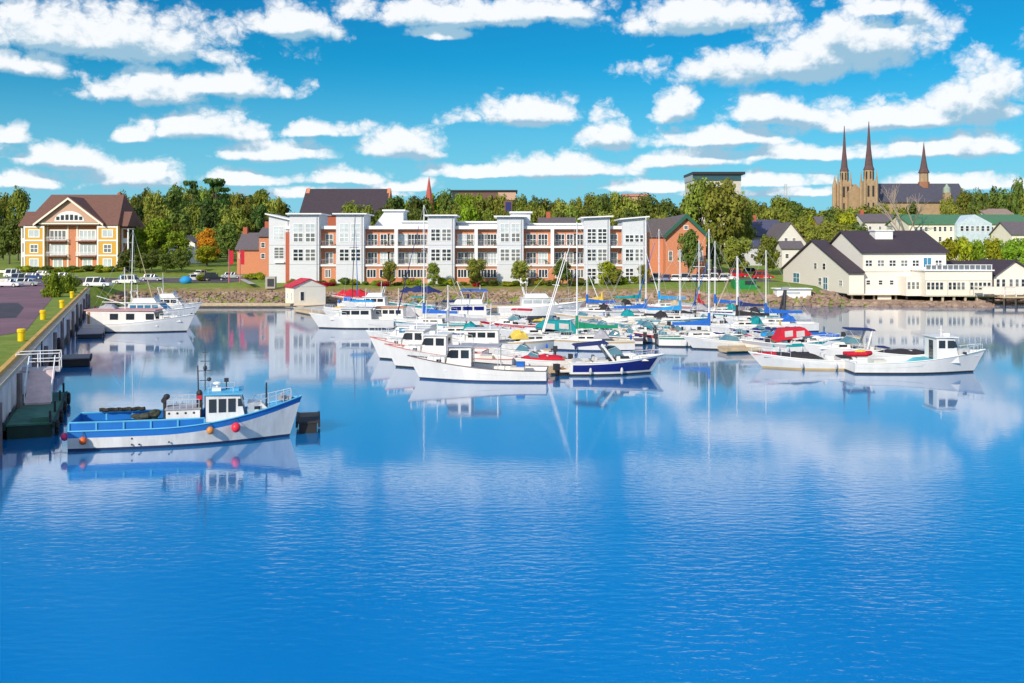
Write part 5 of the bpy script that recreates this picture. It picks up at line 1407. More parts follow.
# ---- runabouts, cuddies and cruisers
def motorboat(label, px, py, L, heading, stripe=None, canvas=None, canvas_kind='bimini', hullm=None, boot=BOOT, outb=True, shield=True, arch=False, cabin=False, name='motorboat', bow=None, hs=.75):
    r = place(name, label, name.replace('_', ' '), px, py, heading)
    B = L*.36; hm = hullm or GELCOAT
    h = make_hull(r, L, B, hs, hs + L*.065, [hm, stripe or hm, boot, hm], rake=L*.14, sb=.34 if stripe else .2, pw=2.2, tw=.88, cockpit=.46, cdrop=.36, fdrop=.03)
    zs = h.sheer(0)
    if cabin:
        c = house_(r, 'cuddy', -L*.02, L*.32, B*.66, zs - .05, zs + .55, L*.16, .06, hm, None, .05, .12)
        side_win(c, -L*.02, L*.32, B*.66 - .1, L*.02, L*.12, zs + .14, zs + .36, slant=.1)
        zc = zs + .5
    else: zc = zs
    for s in (-1, 1):
        mb = MB(); mb.box(-L*.22, -L*.1, s*B*.2 - .25, s*B*.2 + .25, zs - .35, zs + .05); mb.box(-L*.24, -L*.215, s*B*.2 - .25, s*B*.2 + .25, zs - .1, zs + .32); mb.build('seat', SEATM, r)
    mb = MB(); mb.box(-L*.44, -L*.36, -B*.36, B*.36, zs - .35, zs + .02); mb.build('bench', SEATM, r)
    mb = MB(); mb.box(-L*.075, -L*.02, -B*.30, B*.30, zs - .3, zs + .12); mb.build('dashboard', DARK, r)
    if srg.random() < .6: MB().box(-L*.47, -L*.37, -B*.34, B*.34, zs + .025, zs + .12).build('stern_cushion', srg.choice((SANDC, SAILK, SAILN, SAILR, TEAK)), r)
    if shield:
        mb = MB(); xb, xt = L*.08, -L*.005
        for s in (-1, 1):
            mb.prism([(xb, 0, zc), (xb - .28, s*B*.36, zc), (xt - .25, s*B*.33, zc + .52), (xt, 0, zc + .55)], (-.03, 0, 0))
            mb.prism([(xb - .28, s*B*.365, zc), (-L*.13, s*B*.40, zc - .02), (-L*.11, s*B*.385, zc + .38), (xt - .25, s*B*.335, zc + .52)], (0, -s*.03, 0))
        w_ = mb.build('windscreen', pm('tinted_acrylic', (.10, .22, .27), .08, var=.1), r)
        mb = MB(); mb.path([(xt - .25, -B*.33, zc + .535), (xt, 0, zc + .565), (xt - .25, B*.33, zc + .535)], .028, 4)
        for s in (-1, 1): mb.tube((xt - .25, s*B*.333, zc + .535), (-L*.11, s*B*.388, zc + .39), .025, .025, 4)
        mb.build('windscreen_frame', ALU, w_)
    if canvas:
        mb = MB(); fr = MB()
        if canvas_kind == 'bimini':
            z = zc + 1.15
            mb.hexa([(-L*.30, -B*.4, z - .08), (L*.01, -B*.4, z), (L*.01, B*.4, z), (-L*.30, B*.4, z - .08)], [(-L*.29, -B*.34, z + .06), (0, -B*.34, z + .12), (0, B*.34, z + .12), (-L*.29, B*.34, z + .06)])
            for s in (-1, 1):
                fr.tube((-L*.15, s*B*.42, zs), (-L*.29, s*B*.39, z - .07), .022, .022, 4); fr.tube((-L*.15, s*B*.42, zs), (0, s*B*.39, z), .022, .022, 4)
        elif canvas_kind == 'camper':
            z = zc + .85
            mb.hexa([(-L*.46, -B*.42, zs + .02), (L*.05, -B*.40, zc + .2), (L*.05, B*.40, zc + .2), (-L*.46, B*.42, zs + .02)], [(-L*.36, -B*.33, z - .1), (-L*.05, -B*.33, z), (-L*.05, B*.33, z), (-L*.36, B*.33, z - .1)])
            for s in (-1, 1):
                for (xa, xb) in ((-L*.33, -L*.22), (-L*.17, -L*.06)):
                    pv = pm('vinyl_pane', (.55, .5, .48), .2)
                    P = [(xa, s*B*.405, lerp(zs, z, .35)), (xb, s*B*.40, lerp(zs, z, .42)), (xb, s*B*.362, lerp(zs, z, .82)), (xa, s*B*.362, lerp(zs, z, .76))]
                    fr2 = MB(); fr2.prism(P, (0, s*.035, 0)); fr2.build('vinyl_window', pv, r)
        elif canvas_kind == 'tonneau':
            dome(mb, -L*.47, L*.14, B*.84, zs - .02, zc + .34, 9, 8, .4, wf=lambda x: 1.9*h.half(x))
        elif canvas_kind == 'full':
            dome(mb, -L*.48, L*.42, B*.88, zs + .0, zc + L*.16, 12, 8, .6, wf=lambda x: 1.9*h.half(x))
        elif canvas_kind == 'bowcover':
            dome(mb, -L*.2, L*.36, B*.72, zs + .02, zs + .42, 9, 8, .5, wf=lambda x: 1.8*h.half(x))
        c_ = mb.build('canvas_cover', canvas, r)
        if fr.v: fr.build('canvas_frame', ALU, c_)
    if arch:
        mb = MB(); z = zc + 1.1
        mb.path([(-L*.2, -B*.42, zs), (-L*.26, -B*.36, z), (-L*.26, B*.36, z), (-L*.2, B*.42, zs)], .09, 6); mb.build('radar_arch', hm, r)
    if bow: 
        mb = MB(); dome(mb, L*.15, L*.46, h.half(L*.25)*1.5, h.sheer(L*.3) - .02, h.sheer(L*.3) + .2, 8, 8, .5, wf=lambda x: 1.85*h.half(x)); mb.build('bow_cover', bow, r)
    pulpit(r, h, L*.12, L*.47, .42, 4, .02)
    if outb: outboard(r, -L/2, 0, hs - .25)
    mb = MB()
    for s in (-1, 1):
        for x in (-L*.3, L*.02): mb.ball((x, s*(h.half(x) + .13), .38), .12, .12, .28, 8, 5)
    mb.build('fender', pm('fender_vinyl', (.55, .55, .58), .5), r)
    return r
# ---- cabin cruisers with superstructure
def cruiser(label, px, py, L, heading, stripe=None, fly=True, canvas=None, wins=3, hullm=None, boot=BOOTB, winm=None, hs=1.0, trimm=None, mast=2.2, name='cabin_cruiser'):
    r = place(name, label, name.replace('_', ' '), px, py, heading)
    B = L*.33; hm = hullm or GELCOAT
    h = make_hull(r, L, B, hs, hs + L*.07, [hm, stripe or hm, boot, boot], rake=L*.12, sb=.32 if stripe else .2, pw=2.1, tw=.9, cockpit=.28, cdrop=.45)
    zs = h.sheer(0); x0, x1 = -L*.24, L*.24; w = B*.76
    c = house_(r, 'deckhouse', x0, x1, w, zs - .2, zs + 1.15, L*.13, .1, hm, trimm or hm, .15, .05)
    for k in range(wins):
        a = lerp(x0 + .35, x1 - L*.12, k/wins); b = lerp(x0 + .35, x1 - L*.12, (k + 1)/wins) - .18
        side_win(c, x0, x1, w - .04, a, b, zs + .45, zs + .92, True, winm)
    front_win(c, x1, w, zs - .2, zs + 1.15, L*.13, 3, .5, .9, winm)
    if fly:
        f = house_(r, 'flybridge', x0 + .5, L*.08, w*.8, zs + 1.25, zs + 1.8, .35, .15, hm, None, .1, .06)
        mb = MB(); mb.prism([(L*.07, -w*.36, zs + 1.8), (L*.07, w*.36, zs + 1.8), (L*.07 - .3, w*.33, zs + 2.15), (L*.07 - .3, -w*.33, zs + 2.15)], (-.03, 0, 0)); mb.build('windscreen', PALEG, f)
        mb = MB(); mb.path([(x0 + .7, -w*.38, zs + 1.3), (x0 + .3, -w*.36, zs + 2.7), (x0 + .3, w*.36, zs + 2.7), (x0 + .7, w*.38, zs + 1.3)], .07, 6); mb.build('radar_arch', hm, f)
    if canvas:
        mb = MB(); z = zs + (2.9 if fly else 2.0)
        mb.hexa([(x0 - .2, -w*.42, z - .06), (L*.02, -w*.42, z), (L*.02, w*.42, z), (x0 - .2, w*.42, z - .06)], [(x0, -w*.36, z + .12), (-.1, -w*.36, z + .16), (-.1, w*.36, z + .16), (x0, w*.36, z + .12)])
        cv = mb.build('canvas_top', canvas, r); fr = MB()
        for s in (-1, 1):
            for x in (x0 - .1, L*.01): fr.tube((x, s*w*.40, zs + 1.1), (x, s*w*.40, z - .05), .025, .025, 4)
        fr.build('canvas_frame', ALU, cv)
    if mast:
        mb = MB(); mb.tube((x0 + .9, 0, zs + 1.15), (x0 + .8, 0, zs + 1.4 + mast), .045, .03, 6); mb.tube((x0 + .8, -.5, zs + .9 + mast), (x0 + .8, .5, zs + .9 + mast), .025, .025, 4); mb.build('mast', MASTW, r)
    pulpit(r, h, L*.05, L*.47, .65, 5, .025)
    return r
# ---- lobster boats: wheelhouse forward, open after deck
def lobster(label, px, py, L, heading, hs=.95, hb=1.9, band=None, boot=BOOTB, hullm=None, rail=None, roofm=None, canopy=None, foredeck=None, mast=1.6, wx=(.02, .24), wh=1.75, name='fishing_boat', nwin=2, trunk=True, dodger=False):
    r = place(name, label, 'fishing boat', px, py, heading)
    B = L*.31; hm = hullm or GELCOAT
    h = make_hull(r, L, B, hs, hb, [hm, band or hm, boot, boot], rake=L*.09, sb=.16 if not band else .3, pw=2.2, tw=.88, cockpit=.52, cdrop=.38, fdrop=.10, rail=rail, deck=foredeck)
    x0, x1 = wx[0]*L, wx[1]*L; w = B*.70; z0 = h.sheer(x0) - .36; z1 = z0 + wh + .25
    c = house_(r, 'wheelhouse', x0, x1, w, z0, z1, .42, .0, hm, roofm or hm, .16)
    span = x1 - .42 - x0
    for k in range(nwin):
        a = x0 + .16 + k*span/nwin; b = a + span/nwin - .2
        side_win(c, x0, x1, w, a, b, z1 - .82, z1 - .22)
    side_win(c, x0, x1, w, x1 - .5, x1 - .16, z1 - .78, z1 - .28, slant=.2)
    front_win(c, x1, w, z0, z1, .42, 3, .58, .9)
    MB().box(x0 - .03, x0 - .003, -w*.2, w*.12, z0 + .1, z1 - .25).build('door', GLASS, c)
    if trunk:
        t_ = house_(r, 'trunk_cabin', x1 + .002, x1 + L*.17, w*.8, h.sheer(x1) - .12, h.sheer(x1) + .42, .5, 0, hm, None, ft=min(.9, 1.5*h.half(x1 + L*.17)/(w*.8)))
        side_win(t_, x1, x1 + L*.17, w*.8, x1 + .3, x1 + .62, h.sheer(x1) + .08, h.sheer(x1) + .27)
    if canopy:
        mb = MB(); mb.box(x0 - L*.2, x0 - .17, -w*.52, w*.52, z1 - .02, z1 + .07); cp = mb.build('canopy', canopy, c); mb = MB()
        for s in (-1, 1): mb.tube((x0 - L*.19, s*w*.48, z0 + .1), (x0 - L*.19, s*w*.48, z1), .035, .035, 5)
        mb.build('canopy_post', ALU, cp)
    if mast:
        mb = MB(); xm = lerp(x0, x1, .45); mb.tube((xm, 0, z1), (xm, 0, z1 + mast), .04, .025, 6); mb.tube((xm, -.4, z1 + mast*.6), (xm, .4, z1 + mast*.6), .025, .025, 4); mb.box(xm + .15, xm + .6, -.22, .22, z1 + .1, z1 + .28)
        mb.build('mast', MASTW, r)
    pulpit(r, h, x1 + .4, L*.475, .5, 4, .022)
    mb = MB(); mb.box(-L*.34, -L*.24, -w*.3, w*.3, h.sheer(-L*.3) - .36, h.sheer(-L*.3) + .15); mb.build('engine_box', DECKW, r)
    return r, h
# helper boats ------------------------------------------------------------------------------------------------
REDG = pm('red_gelcoat', (.42, .01, .03), .25, var=.05); PINKT = pm('faded_red_trim', (.55, .16, .16), .5); DKRAIL = pm('dark_gunwale', (.12, .10, .12), .5)
# front row
r, h = lobster('white lobster boat moored front and centre with dark gunwale and open canopy', 477, 379.5, 10.6, 180 - 5, .85, 1.75, None, BOOTB, None, DKRAIL, SAILGY, SAILGY, None, 1.2, (.03, .22), 1.55)
MB().box(-3.6, -3.0, -.5, .3, .95, 1.35).build('blue_tote', SAILB, r)
lobster('white fishing boat second in the left row with pale red gunwale', 449, 368, 11.0, 180 - 9, .95, 1.9, None, BOOT, None, PINKT, None, None, None, 1.6, (.0, .2), 1.7)
lobster('white fishing boat third in the left row, bow nearest the open water', 427, 360, 10.6, 180 - 11, .95, 1.95, None, BOOT, None, PINKT, None, None, None, 1.2, (.0, .2), 1.6)
cruiser('white cruiser with blue tinted windows fourth in the left row', 412, 349, 9.5, 180 - 12, None, False, None, 3, None, BOOT, BLUEG, 1.05)
cruiser('white motor yacht with long low hull at the left end of marina', 352, 328, 10.5, 180 + 2, None, False, SAILC, 3, None, BOOT, GLASS, 1.1)
cruiser('cabin cruiser with orange trimmed deckhouse roof in the left of the marina', 386, 327, 10, 180 - 3, None, False, None, 4, None, BOOT, GLASS, 1.1, pm('orange_roof', (.62, .26, .10), .5))
motorboat('small boat under pale grey canvas tent beside the cruiser with orange roof', 408, 322, 7.5, 160, None, SAILGY, 'full', outb=False, shield=False)
sailboat('sailboat with very tall white mast and blue bundled sail left of centre', 424, 331, 9.5, 180 - 10, 205, SAILB, None, 0, jib=None)
cruiser('large white motor yacht with blue stripe in the middle rear row', 462, 325, 13, 180 + 3, None, True, SAILB, 3, None, BOOTB, NAVY, 1.3)
motorboat('motorboat under red tarpaulin beside the boathouse', 352, 302, 8.5, 178, None, SAILR, 'full', outb=False, shield=False)
motorboat('smaller motorboat with faded red cover right of the red tarpaulin boat', 384, 301, 6.5, 172, None, SAILR, 'tonneau', outb=False, shield=False)
cruiser('white cruiser in front of the red tarpaulin boat with flybridge', 372, 312, 9.5, 176, None, True, None, 3, None, BOOT, GLASS, 1.0)
motorboat('long boat under navy canvas cover near the rocky shore', 418, 301, 11, 178, None, SAILN, 'full', outb=False, shield=False)
motorboat('motorboat with turquoise canopy between navy covered boat and the tall mast', 412, 310, 7.5, 176, SAILT, SAILT, 'bimini')
motorboat('dinghy under yellow cover left of the blue canvas boat', 337, 314, 4.2, 170, None, SAILY, 'tonneau', outb=False, shield=False)
motorboat('runabout with sky blue cover near the boathouse pontoon', 347, 318, 7.0, 178, None, SAILC, 'tonneau', outb=False, shield=False)
sailboat('sailboat with dark leaning mast by the boathouse', 352, 308, 8, 80, 214, None, None, 1.6, mastm=DARK, boom=False)
sailboat('white sailboat with raked short mast right of the tall mast', 468, 317, 8.5, 12, 281, SAILN, NAVY, -1.6, jib=None)
cruiser('broad white motor yacht with flybridge in the back row at centre', 541, 316, 12.5, 4, None, True, None, 3, None, BOOT, PALEG, 1.25)
motorboat('motorboat with dark red striped canvas left of the teal one', 512, 331, 8, 175, REDG, SAILR, 'bimini', cabin=True)
motorboat('boat with teal and charcoal camper canvas in the middle of the marina', 540, 343, 9, 178, None, SAILT, 'camper', cabin=True, hs=.9)
motorboat('runabout under charcoal camper canvas right of the teal canvas boat', 562, 340, 6.5, 0, None, SAILK, 'camper')
sailboat('sailboat with slanting white mast and yellow cover behind the navy cruiser', 540, 350, 9, 20, 252, None, None, 2.7, canopy=SAILY, boom=False, jib=False)
sailboat('sailboat with green sail cover and tall mast behind the navy cruiser', 577, 350, 9.2, 178, 222, SAILG, None, 0)
motorboat('small open boat with yellow cover and anchor post at mid marina', 553, 328, 5.5, 5, None, SAILY, 'tonneau')
sailboat('sailboat with bundled bright blue sail in the centre back row', 587, 318, 9.5, 184, 238, SAILB, None, 0, canopy=SAILK)
sailboat('sailboat with yellow cover and leaning mast in the centre back row', 602, 315, 8.5, 8, 276, SAILY, None, -1.9)
motorboat('low white motor launch with grey canvas in front of the yellow covered sailboat', 596, 331, 8, 2, None, SAILGY, 'tonneau')
motorboat('white runabout with charcoal folded top right of the centre', 622, 337, 6.8, 176, None, SAILK, 'tonneau', boot=BOOT)
motorboat('white runabout with dark stripe and outboard nearest the open gap', 612, 344, 6.3, 172, DKRAIL, None)
motorboat('white cuddy boat with black boot stripe beside the sailboat with white stripe', 645, 338, 7.5, 176, None, SAILK, 'bimini', cabin=True)
sailboat('sailboat with teal sail cover near the rocky shore', 640, 312, 9, 5, 232, SAILT, None, 0)
sailboat('sailboat with long sky blue sail cover below the brick hall', 659, 313, 9.5, 180, 229, SAILC, None, 0)
sailboat('sailboat with flat royal blue cover on low boom at centre right', 646, 325, 9.5, 0, 217, SAILB, None, 0)
sailboat('sailboat with wide light blue cover right of the centre', 680, 327, 9.5, 0, 249, SAILC, None, 0)
sailboat('white sailboat with twin green stripes and royal blue boom cover in front', 709, 346, 8.6, 0, 229, SAILB, pm('green_stripe', (.05, .2, .16), .4), 0, outb=True, boot=BOOT)
sailboat('ketch with red covers and crossed masts by the shore', 699, 317, 9, 90, 240, SAILR, None, 0)
sailboat('sailboat with bright blue cover just left of the green container', 715, 318, 9, 182, 241, SAILB, None, 0)
sailboat('sailboat with slim mast and dark cover below the green container', 738, 322, 8.5, 175, 258, SAILN, None, 0)
sailboat('white sailboat without cover, mast right of the green container', 737, 334, 8.5, 176, 256, SAILK, None, 0, boom=True)
sailboat('sailboat with long blue cover nearest the waterfront restaurant', 766, 331, 10, 180, 250, SAILB, None, 0)
motorboat('white boat with folded sky blue cover right of the low flat white hull', 770, 344, 6, 8, None, SAILC, 'bowcover')
motorboat('low flat white speedboat in front of the royal blue boom', 725, 349, 8.5, 182, None, None, shield=True, boot=BOOT)
motorboat('navy and white runabout below the long blue boom cover', 757, 338, 6.2, 178, NAVY, SAILN, 'tonneau')
motorboat('cuddy boat with bright red camper canvas at the right of the marina', 806, 352, 6.9, 0, SAILT, SAILR, 'camper', cabin=True, hs=.9)
motorboat('white express cruiser with windscreen and dark bimini beside the red canvas boat', 846, 360, 7.6, 178, None, SAILN, 'bimini', cabin=True, arch=True, hs=.95, outb=False)
motorboat('bowrider with red nose and black canvas cover, bow to the left', 800, 368, 8.4, 180 - 4, None, SAILK, 'bowcover', bow=SAILR, outb=False, shield=False, boot=pm('tan_boot', (.5, .35, .15), .5))
motorboat('white bowrider with lumpy black canvas alongside the right fishing boat', 890, 363, 6.8, 180 - 3, None, SAILK, 'tonneau', shield=False)
r_, h_ = lobster('white fishing boat at the far right with turquoise foredeck', 917, 372, 10.9, 0, .85, 1.8, None, BOOT, None, None, None, None, pm('turquoise_deck', (.10, .45, .50), .5), .9, (.1, .27), 1.75)
x, y = wpt(858, 366); rf_ = thing('inflatable_raft', 'red and yellow inflatable raft between the red nosed boat and right fishing boat', 'raft', (x, y, .9))
mb = MB(); 
for s in (-1, 1): mb.path([(-1.1, s*.35, .1), (.6, s*.35, .12), (1.05, 0, .2)], .2, 8)
mb.build('tube', SAILR, rf_); MB().ball((.2, 0, .32), .5, .3, .16, 8, 5).build('cushion', SAILY, rf_)
motorboat('white skiff tucked behind the front lobster boat stern', 520, 360, 5.8, 178, None, None, boot=BOOT)
motorboat('cream runabout with red seats behind the front lobster boat', 530, 369, 6.2, 178, None, SAILR, 'tonneau', shield=True)
sailboat('white sailboat without cover lying behind the left row of fishing boats', 448, 341, 9.5, 178, 285, SAILGY, None, 0, boom=True)
cruiser('white cruiser with small dark windows behind the front lobster boat', 478, 353, 8.5, 176, None, False, None, 3, None, BOOT, GLASS, .95)
motorboat('white runabout with blue windscreen in the gap below the large motor yacht', 500, 341, 6.5, 178, None, None)
motorboat('plain white cuddy boat left of the charcoal topped runabout', 600, 338, 6.5, 174, None, None, cabin=True)
motorboat('white runabout right of the sailboat with light blue cover', 690, 331, 7, 176, None, SAILK, 'tonneau', shield=False)
motorboat('white launch under the red ketch masts', 668, 319, 7, 178, None, SAILK, 'tonneau', shield=False)
motorboat('white cabin boat in the back row right of the green container reflection', 752, 327, 7, 178, None, None, cabin=True)
# small craft filling the berths at the centre and right
for a in (('white skiff with grey outboard on the open water side of the tan walkway', 628, 341, 5.2, 175, None, None), ('small white runabout with maroon stripe beside the gap', 660, 343, 5.6, 178, STRIPES[1], None),
          ('tan hulled tender below the light blue covered sailboat', 676, 338, 4.6, 176, STRIPES[4], None), ('white runabout with teal stripe right of the folded top boat', 640, 332, 6.4, 182, STRIPES[3], None),
          ('low white sport boat with grey stripe left of the red canvas boat', 776, 352, 6.8, 182, STRIPES[2], None), ('white runabout with navy stripe behind the flat white speedboat', 738, 342, 6.2, 179, STRIPES[0], None),
          ('small open boat with blue cover behind the red canvas boat', 812, 344, 6.0, 178, None, SAILB), ('white skiff between the sailboats near the ketch', 702, 325, 5.4, 175, None, None),
          ('white open boat with charcoal cover behind the teal canvas boat', 531, 327, 6.4, 178, None, SAILK), ('runabout with grey canvas at the foot of the tall mast', 440, 320, 6.4, 179, None, SAILGY),
          ('white launch with tan stripe in the back row beside the broad motor yacht', 580, 322, 7.0, 178, STRIPES[4], None), ('little white dinghy near the mooring dolphin', 760, 318, 4.4, 170, None, None),
          ('white skiff with maroon stripe in the back row below the lawn', 618, 311, 6.0, 178, STRIPES[1], None), ('small grey covered boat in the back row below the car park', 676, 310, 5.6, 178, None, SAILGY)):
    motorboat(*a[:5], a[5], a[6], 'tonneau', shield=a[6] is None)
# navy express cruiser in front
r = motorboat('navy and white express cruiser in front with radar arch and navy top', 616, 373.5, 7.7, 6, None, None, hullm=GELCOAT, cabin=True, arch=False, outb=False, name='express_cruiser', hs=.98)
L = 7.7; B = L*.36
mb = MB()                                         # navy side panels follow the hull
def side_pt(t, f):
    b = B/2*(.88 + .12*math.sin(min(1, t/.42)*math.pi/2)) if t < .42 else B/2*max(.02, 1 - ((t - .42)/.58)**2.2)
    sh = .98 + L*.065*max(0, (t - .1)/.9)**1.9; z = lerp(.30, sh - .14, f); X = -L/2 + (L - L*.14)*t + L*.14*t**2.5*z/sh
    wlb = b*(.94 - .42*t**3); s1 = sh - .2
    y = lerp(lerp(wlb, b, .12), lerp(wlb, b, .9), min(1, (z - .14)/(s1 - .14)))
    return X, y + .012, z
for s in (-1, 1):
    g = [[side_pt(lerp(.03, .95, i/20), f) for f in (0, .35, .7, 1)] for i in range(21)]
    vs = [(x, s*y, z) for row in g for (x, y, z) in row]
    mb.add(vs, [(4*i + j, 4*i + j + 1, 4*i + 5 + j, 4*i + 4 + j) for i in range(20) for j in range(3)])
mb.build('navy_side', NAVY, r)
mb = MB(); zc = 1.6
mb.path([(-L*.05, -B*.43, 1.1), (-L*.17, -B*.38, 2.35), (-L*.17, B*.38, 2.35), (-L*.05, B*.43, 1.1)], .10, 7); mb.build('radar_arch', GELCOAT, r)
mb = MB(); mb.hexa([(-L*.44, -B*.38, 2.22), (-L*.1, -B*.38, 2.42), (-L*.1, B*.38, 2.42), (-L*.44, B*.38, 2.22)], [(-L*.43, -B*.32, 2.34), (-L*.11, -B*.32, 2.56), (-L*.11, B*.32, 2.56), (-L*.43, B*.32, 2.34)]); mb.build('canvas_top', SAILN, r)
mb = MB(); mb.box(-L/2 - .75, -L/2 - .003, -B*.38, B*.38, .28, .40); mb.build('swim_platform', DECKW, r)
motorboat('black inflatable tender tied behind the navy express cruiser', 575, 374, 3.0, 30, None, None, hullm=BLACKR, shield=False, outb=True, hs=.4)

# left side trawler and its neighbours
r = place('trawler_yacht', 'white trawler yacht moored along the far quay with long deckhouse', 'trawler yacht', 142, 331.5, -1)
L = 12.6; h = make_hull(r, L, 3.9, .95, 2.05, [GELCOAT, GELCOAT, BOOT, BOOT], rake=1.0, sb=.3, pw=2.3, tw=.9, cockpit=.16, cdrop=.3)
c = house_(r, 'deckhouse', -6.0, 2.4, 3.1, .7, 2.55, .5, .0, GELCOAT, pm('faded_pink_roof_edge', (.60, .30, .28), .5), .2, .02, .12)
for a in (-3.2, -1.3, 1.0): side_win(c, -6.0, 2.4, 3.1, a, a + .95, 1.5, 2.2)
front_win(c, 2.4, 3.1, .7, 2.55, .5, 3, .5, .9)
MB().box(-5.8, -5.55, -1.6, -1.56, 1.0, 2.4).build('door', TEAK, c)
t_ = house_(r, 'trunk_cabin', 2.45, 4.9, 2.2, 1.2, 1.95, .5, 0, GELCOAT, None, ft=.6)
side_win(t_, 2.45, 4.9, 2.2, 3.0, 3.8, 1.5, 1.75)
pulpit(r, h, 2.6, 6.1, .7, 5, .025)
mb = MB(); mb.tube((-2, 0, 2.6), (-2.1, 0, 7.6), .07, .04, 6); mb.tube((-2, 0, 3.2), (-5.4, 0, 4.2), .05, .04, 5); mb.build('mast', MASTW, r)
mb = MB(); mb.tube((-2.05, 0, 7.4), (6.2, 0, 2.1), .014, .014, 3); mb.tube((-2.05, 0, 7.4), (-6.2, 0, 1.2), .014, .014, 3); mb.build('rigging', ALU, r)
dng = MB(); dome(dng, -5.0, -2.9, 1.4, 2.7, 3.25, 8, 8, .5); dng.build('dinghy_cover', SAILGY, r)
cruiser('white flybridge cruiser behind the white trawler yacht', 152, 322, 11.5, 1, None, True, None, 4, None, BOOT, BLUEG, 1.2, name='cabin_cruiser')
sailboat('sailboat with white mast rising before the yellow apartment house', 131, 318, 9.5, 0, 230, None, None, .3, boom=True)
cruiser('small white cruiser with raked mast behind the trawler bow', 172, 314, 9, 2, None, True, None, 3, None, BOOT, GLASS, 1.1, None, 3.5)

# ---------------------------------------------------------------- the blue and white fishing boat in front
WEATH = pm('weathered_white_hull', (.78, .77, .75), .45, var=.18, scale=2.2, stretch=(1, 1, .18))
BBLUE = pm('bright_boat_blue', (.015, .16, .52), .4, var=.12, scale=1.2); LBLUE = pm('light_blue_deck', (.10, .42, .66), .5, var=.10, scale=1.2)
xs0, ys0 = -22.05, 50.4; xb0, yb0 = -11.75, 52.9
hd = math.atan2(yb0 - ys0, xb0 - xs0)
L = math.hypot(xb0 - xs0, yb0 - ys0) + .65
mid = ((xs0 + xb0)/2 + .3, (ys0 + yb0)/2)
hero = thing('fishing_boat', 'blue and white inshore fishing boat with orange fenders moored nearest the camera', 'fishing boat', (*mid, 0), hd, BG)
h = make_hull(hero, L, 3.6, .98, 2.12, [WEATH, BBLUE, BOOTB, BOOTB], rake=.65, sb=.32, pw=2.4, tw=.9, cockpit=.58, cdrop=.3, fdrop=.05, deck=LBLUE, rail=LBLUE, s0=.38, sp=2.0)
# raised wash boards aft: blue inside panels under a light blue rail
mb = MB(); rr = MB()
for s in (-1, 1):
    xsA = [lerp(-L/2 + .05, L*.07, k/10) for k in range(11)]
    for a, b in zip(xsA, xsA[1:]):
        mb.hexa([(a, s*h.half(a)*.93, h.sheer(a) - .02), (b, s*h.half(b)*.93, h.sheer(b) - .02), (b, s*(h.half(b)*.93 - .05), h.sheer(b) - .02), (a, s*(h.half(a)*.93 - .05), h.sheer(a) - .02)],
                [(a, s*h.half(a)*.93, 1.36), (b, s*h.half(b)*.93, 1.38), (b, s*(h.half(b)*.93 - .05), 1.38), (a, s*(h.half(a)*.93 - .05), 1.36)])
    rr.path([(x, s*(h.half(x)*.93 - .02), 1.39) for x in xsA], .05, 6)
    for x in xsA[::2]: rr.box(x - .04, x + .04, s*h.half(x)*.93 - .06, s*h.half(x)*.93 + .035, h.sheer(x), 1.37)
a = -L/2 + .05
mb.box(a, a + .05, -h.half(a)*.92, h.half(a)*.92, .9, 1.36); rr.tube((a + .02, -h.half(a)*.93, 1.39), (a + .02, h.half(a)*.93, 1.39), .05, .05, 6)
wb = mb.build('wash_board', BBLUE, hero); rr.build('rail_cap', LBLUE, wb)
# wheelhouse
x0, x1, w = .82, 2.85, 2.3; z0, z1 = .8, 2.46
c = house_(hero, 'wheelhouse', x0, x1, w, z0, z1, .38, 0, WEATH, LBLUE, .10, .0, .09)
for k in range(3):
    a = x0 + .15 + .47*k; side_win(c, x0, x1, w, a, a + .36, 1.58, 2.26)
side_win(c, x0, x1, w, x1 - .46, x1 - .20, 1.86, 2.24, slant=.10)
front_win(c, x1, w, z0, z1, .38, 3, .62, .92)
mb = MB(); mb.box(x0 - .03, x0 - .003, -.8, -.2, .9, 2.3); mb.build('door', BBLUE, c)
# trunk cabin forward with port
t_ = house_(hero, 'trunk_cabin', x1 + .003, x1 + 1.5, 1.7, 1.1, 1.92, .8, 0, WEATH, None, .1, ft=.55)
mb = MB(); mb.prism([(x1 + .35, -.80, 1.62), (x1 + .72, -.73, 1.62), (x1 + .72, -.73, 1.78), (x1 + .35, -.80, 1.78)], (0, -.05, 0)); mb.build('port_light', GLASS, t_)
mb = MB(); mb.tube((x1 + .95, -.2, 1.6), (x1 + .95, -.2, 2.9), .05, .045, 7); mb.build('samson_post', DARK, hero)
pulpit(hero, h, x1 + .3, L*.45, .55, 5, .018)
mb = MB(); mb.box(L*.39, L*.45, -.25, .25, 1.95, 2.15); mb.tube((L*.41, -.4, 2.2), (L*.41, .4, 2.2), .09, .09, 8); mb.build('anchor_winch', SAILGY, hero)
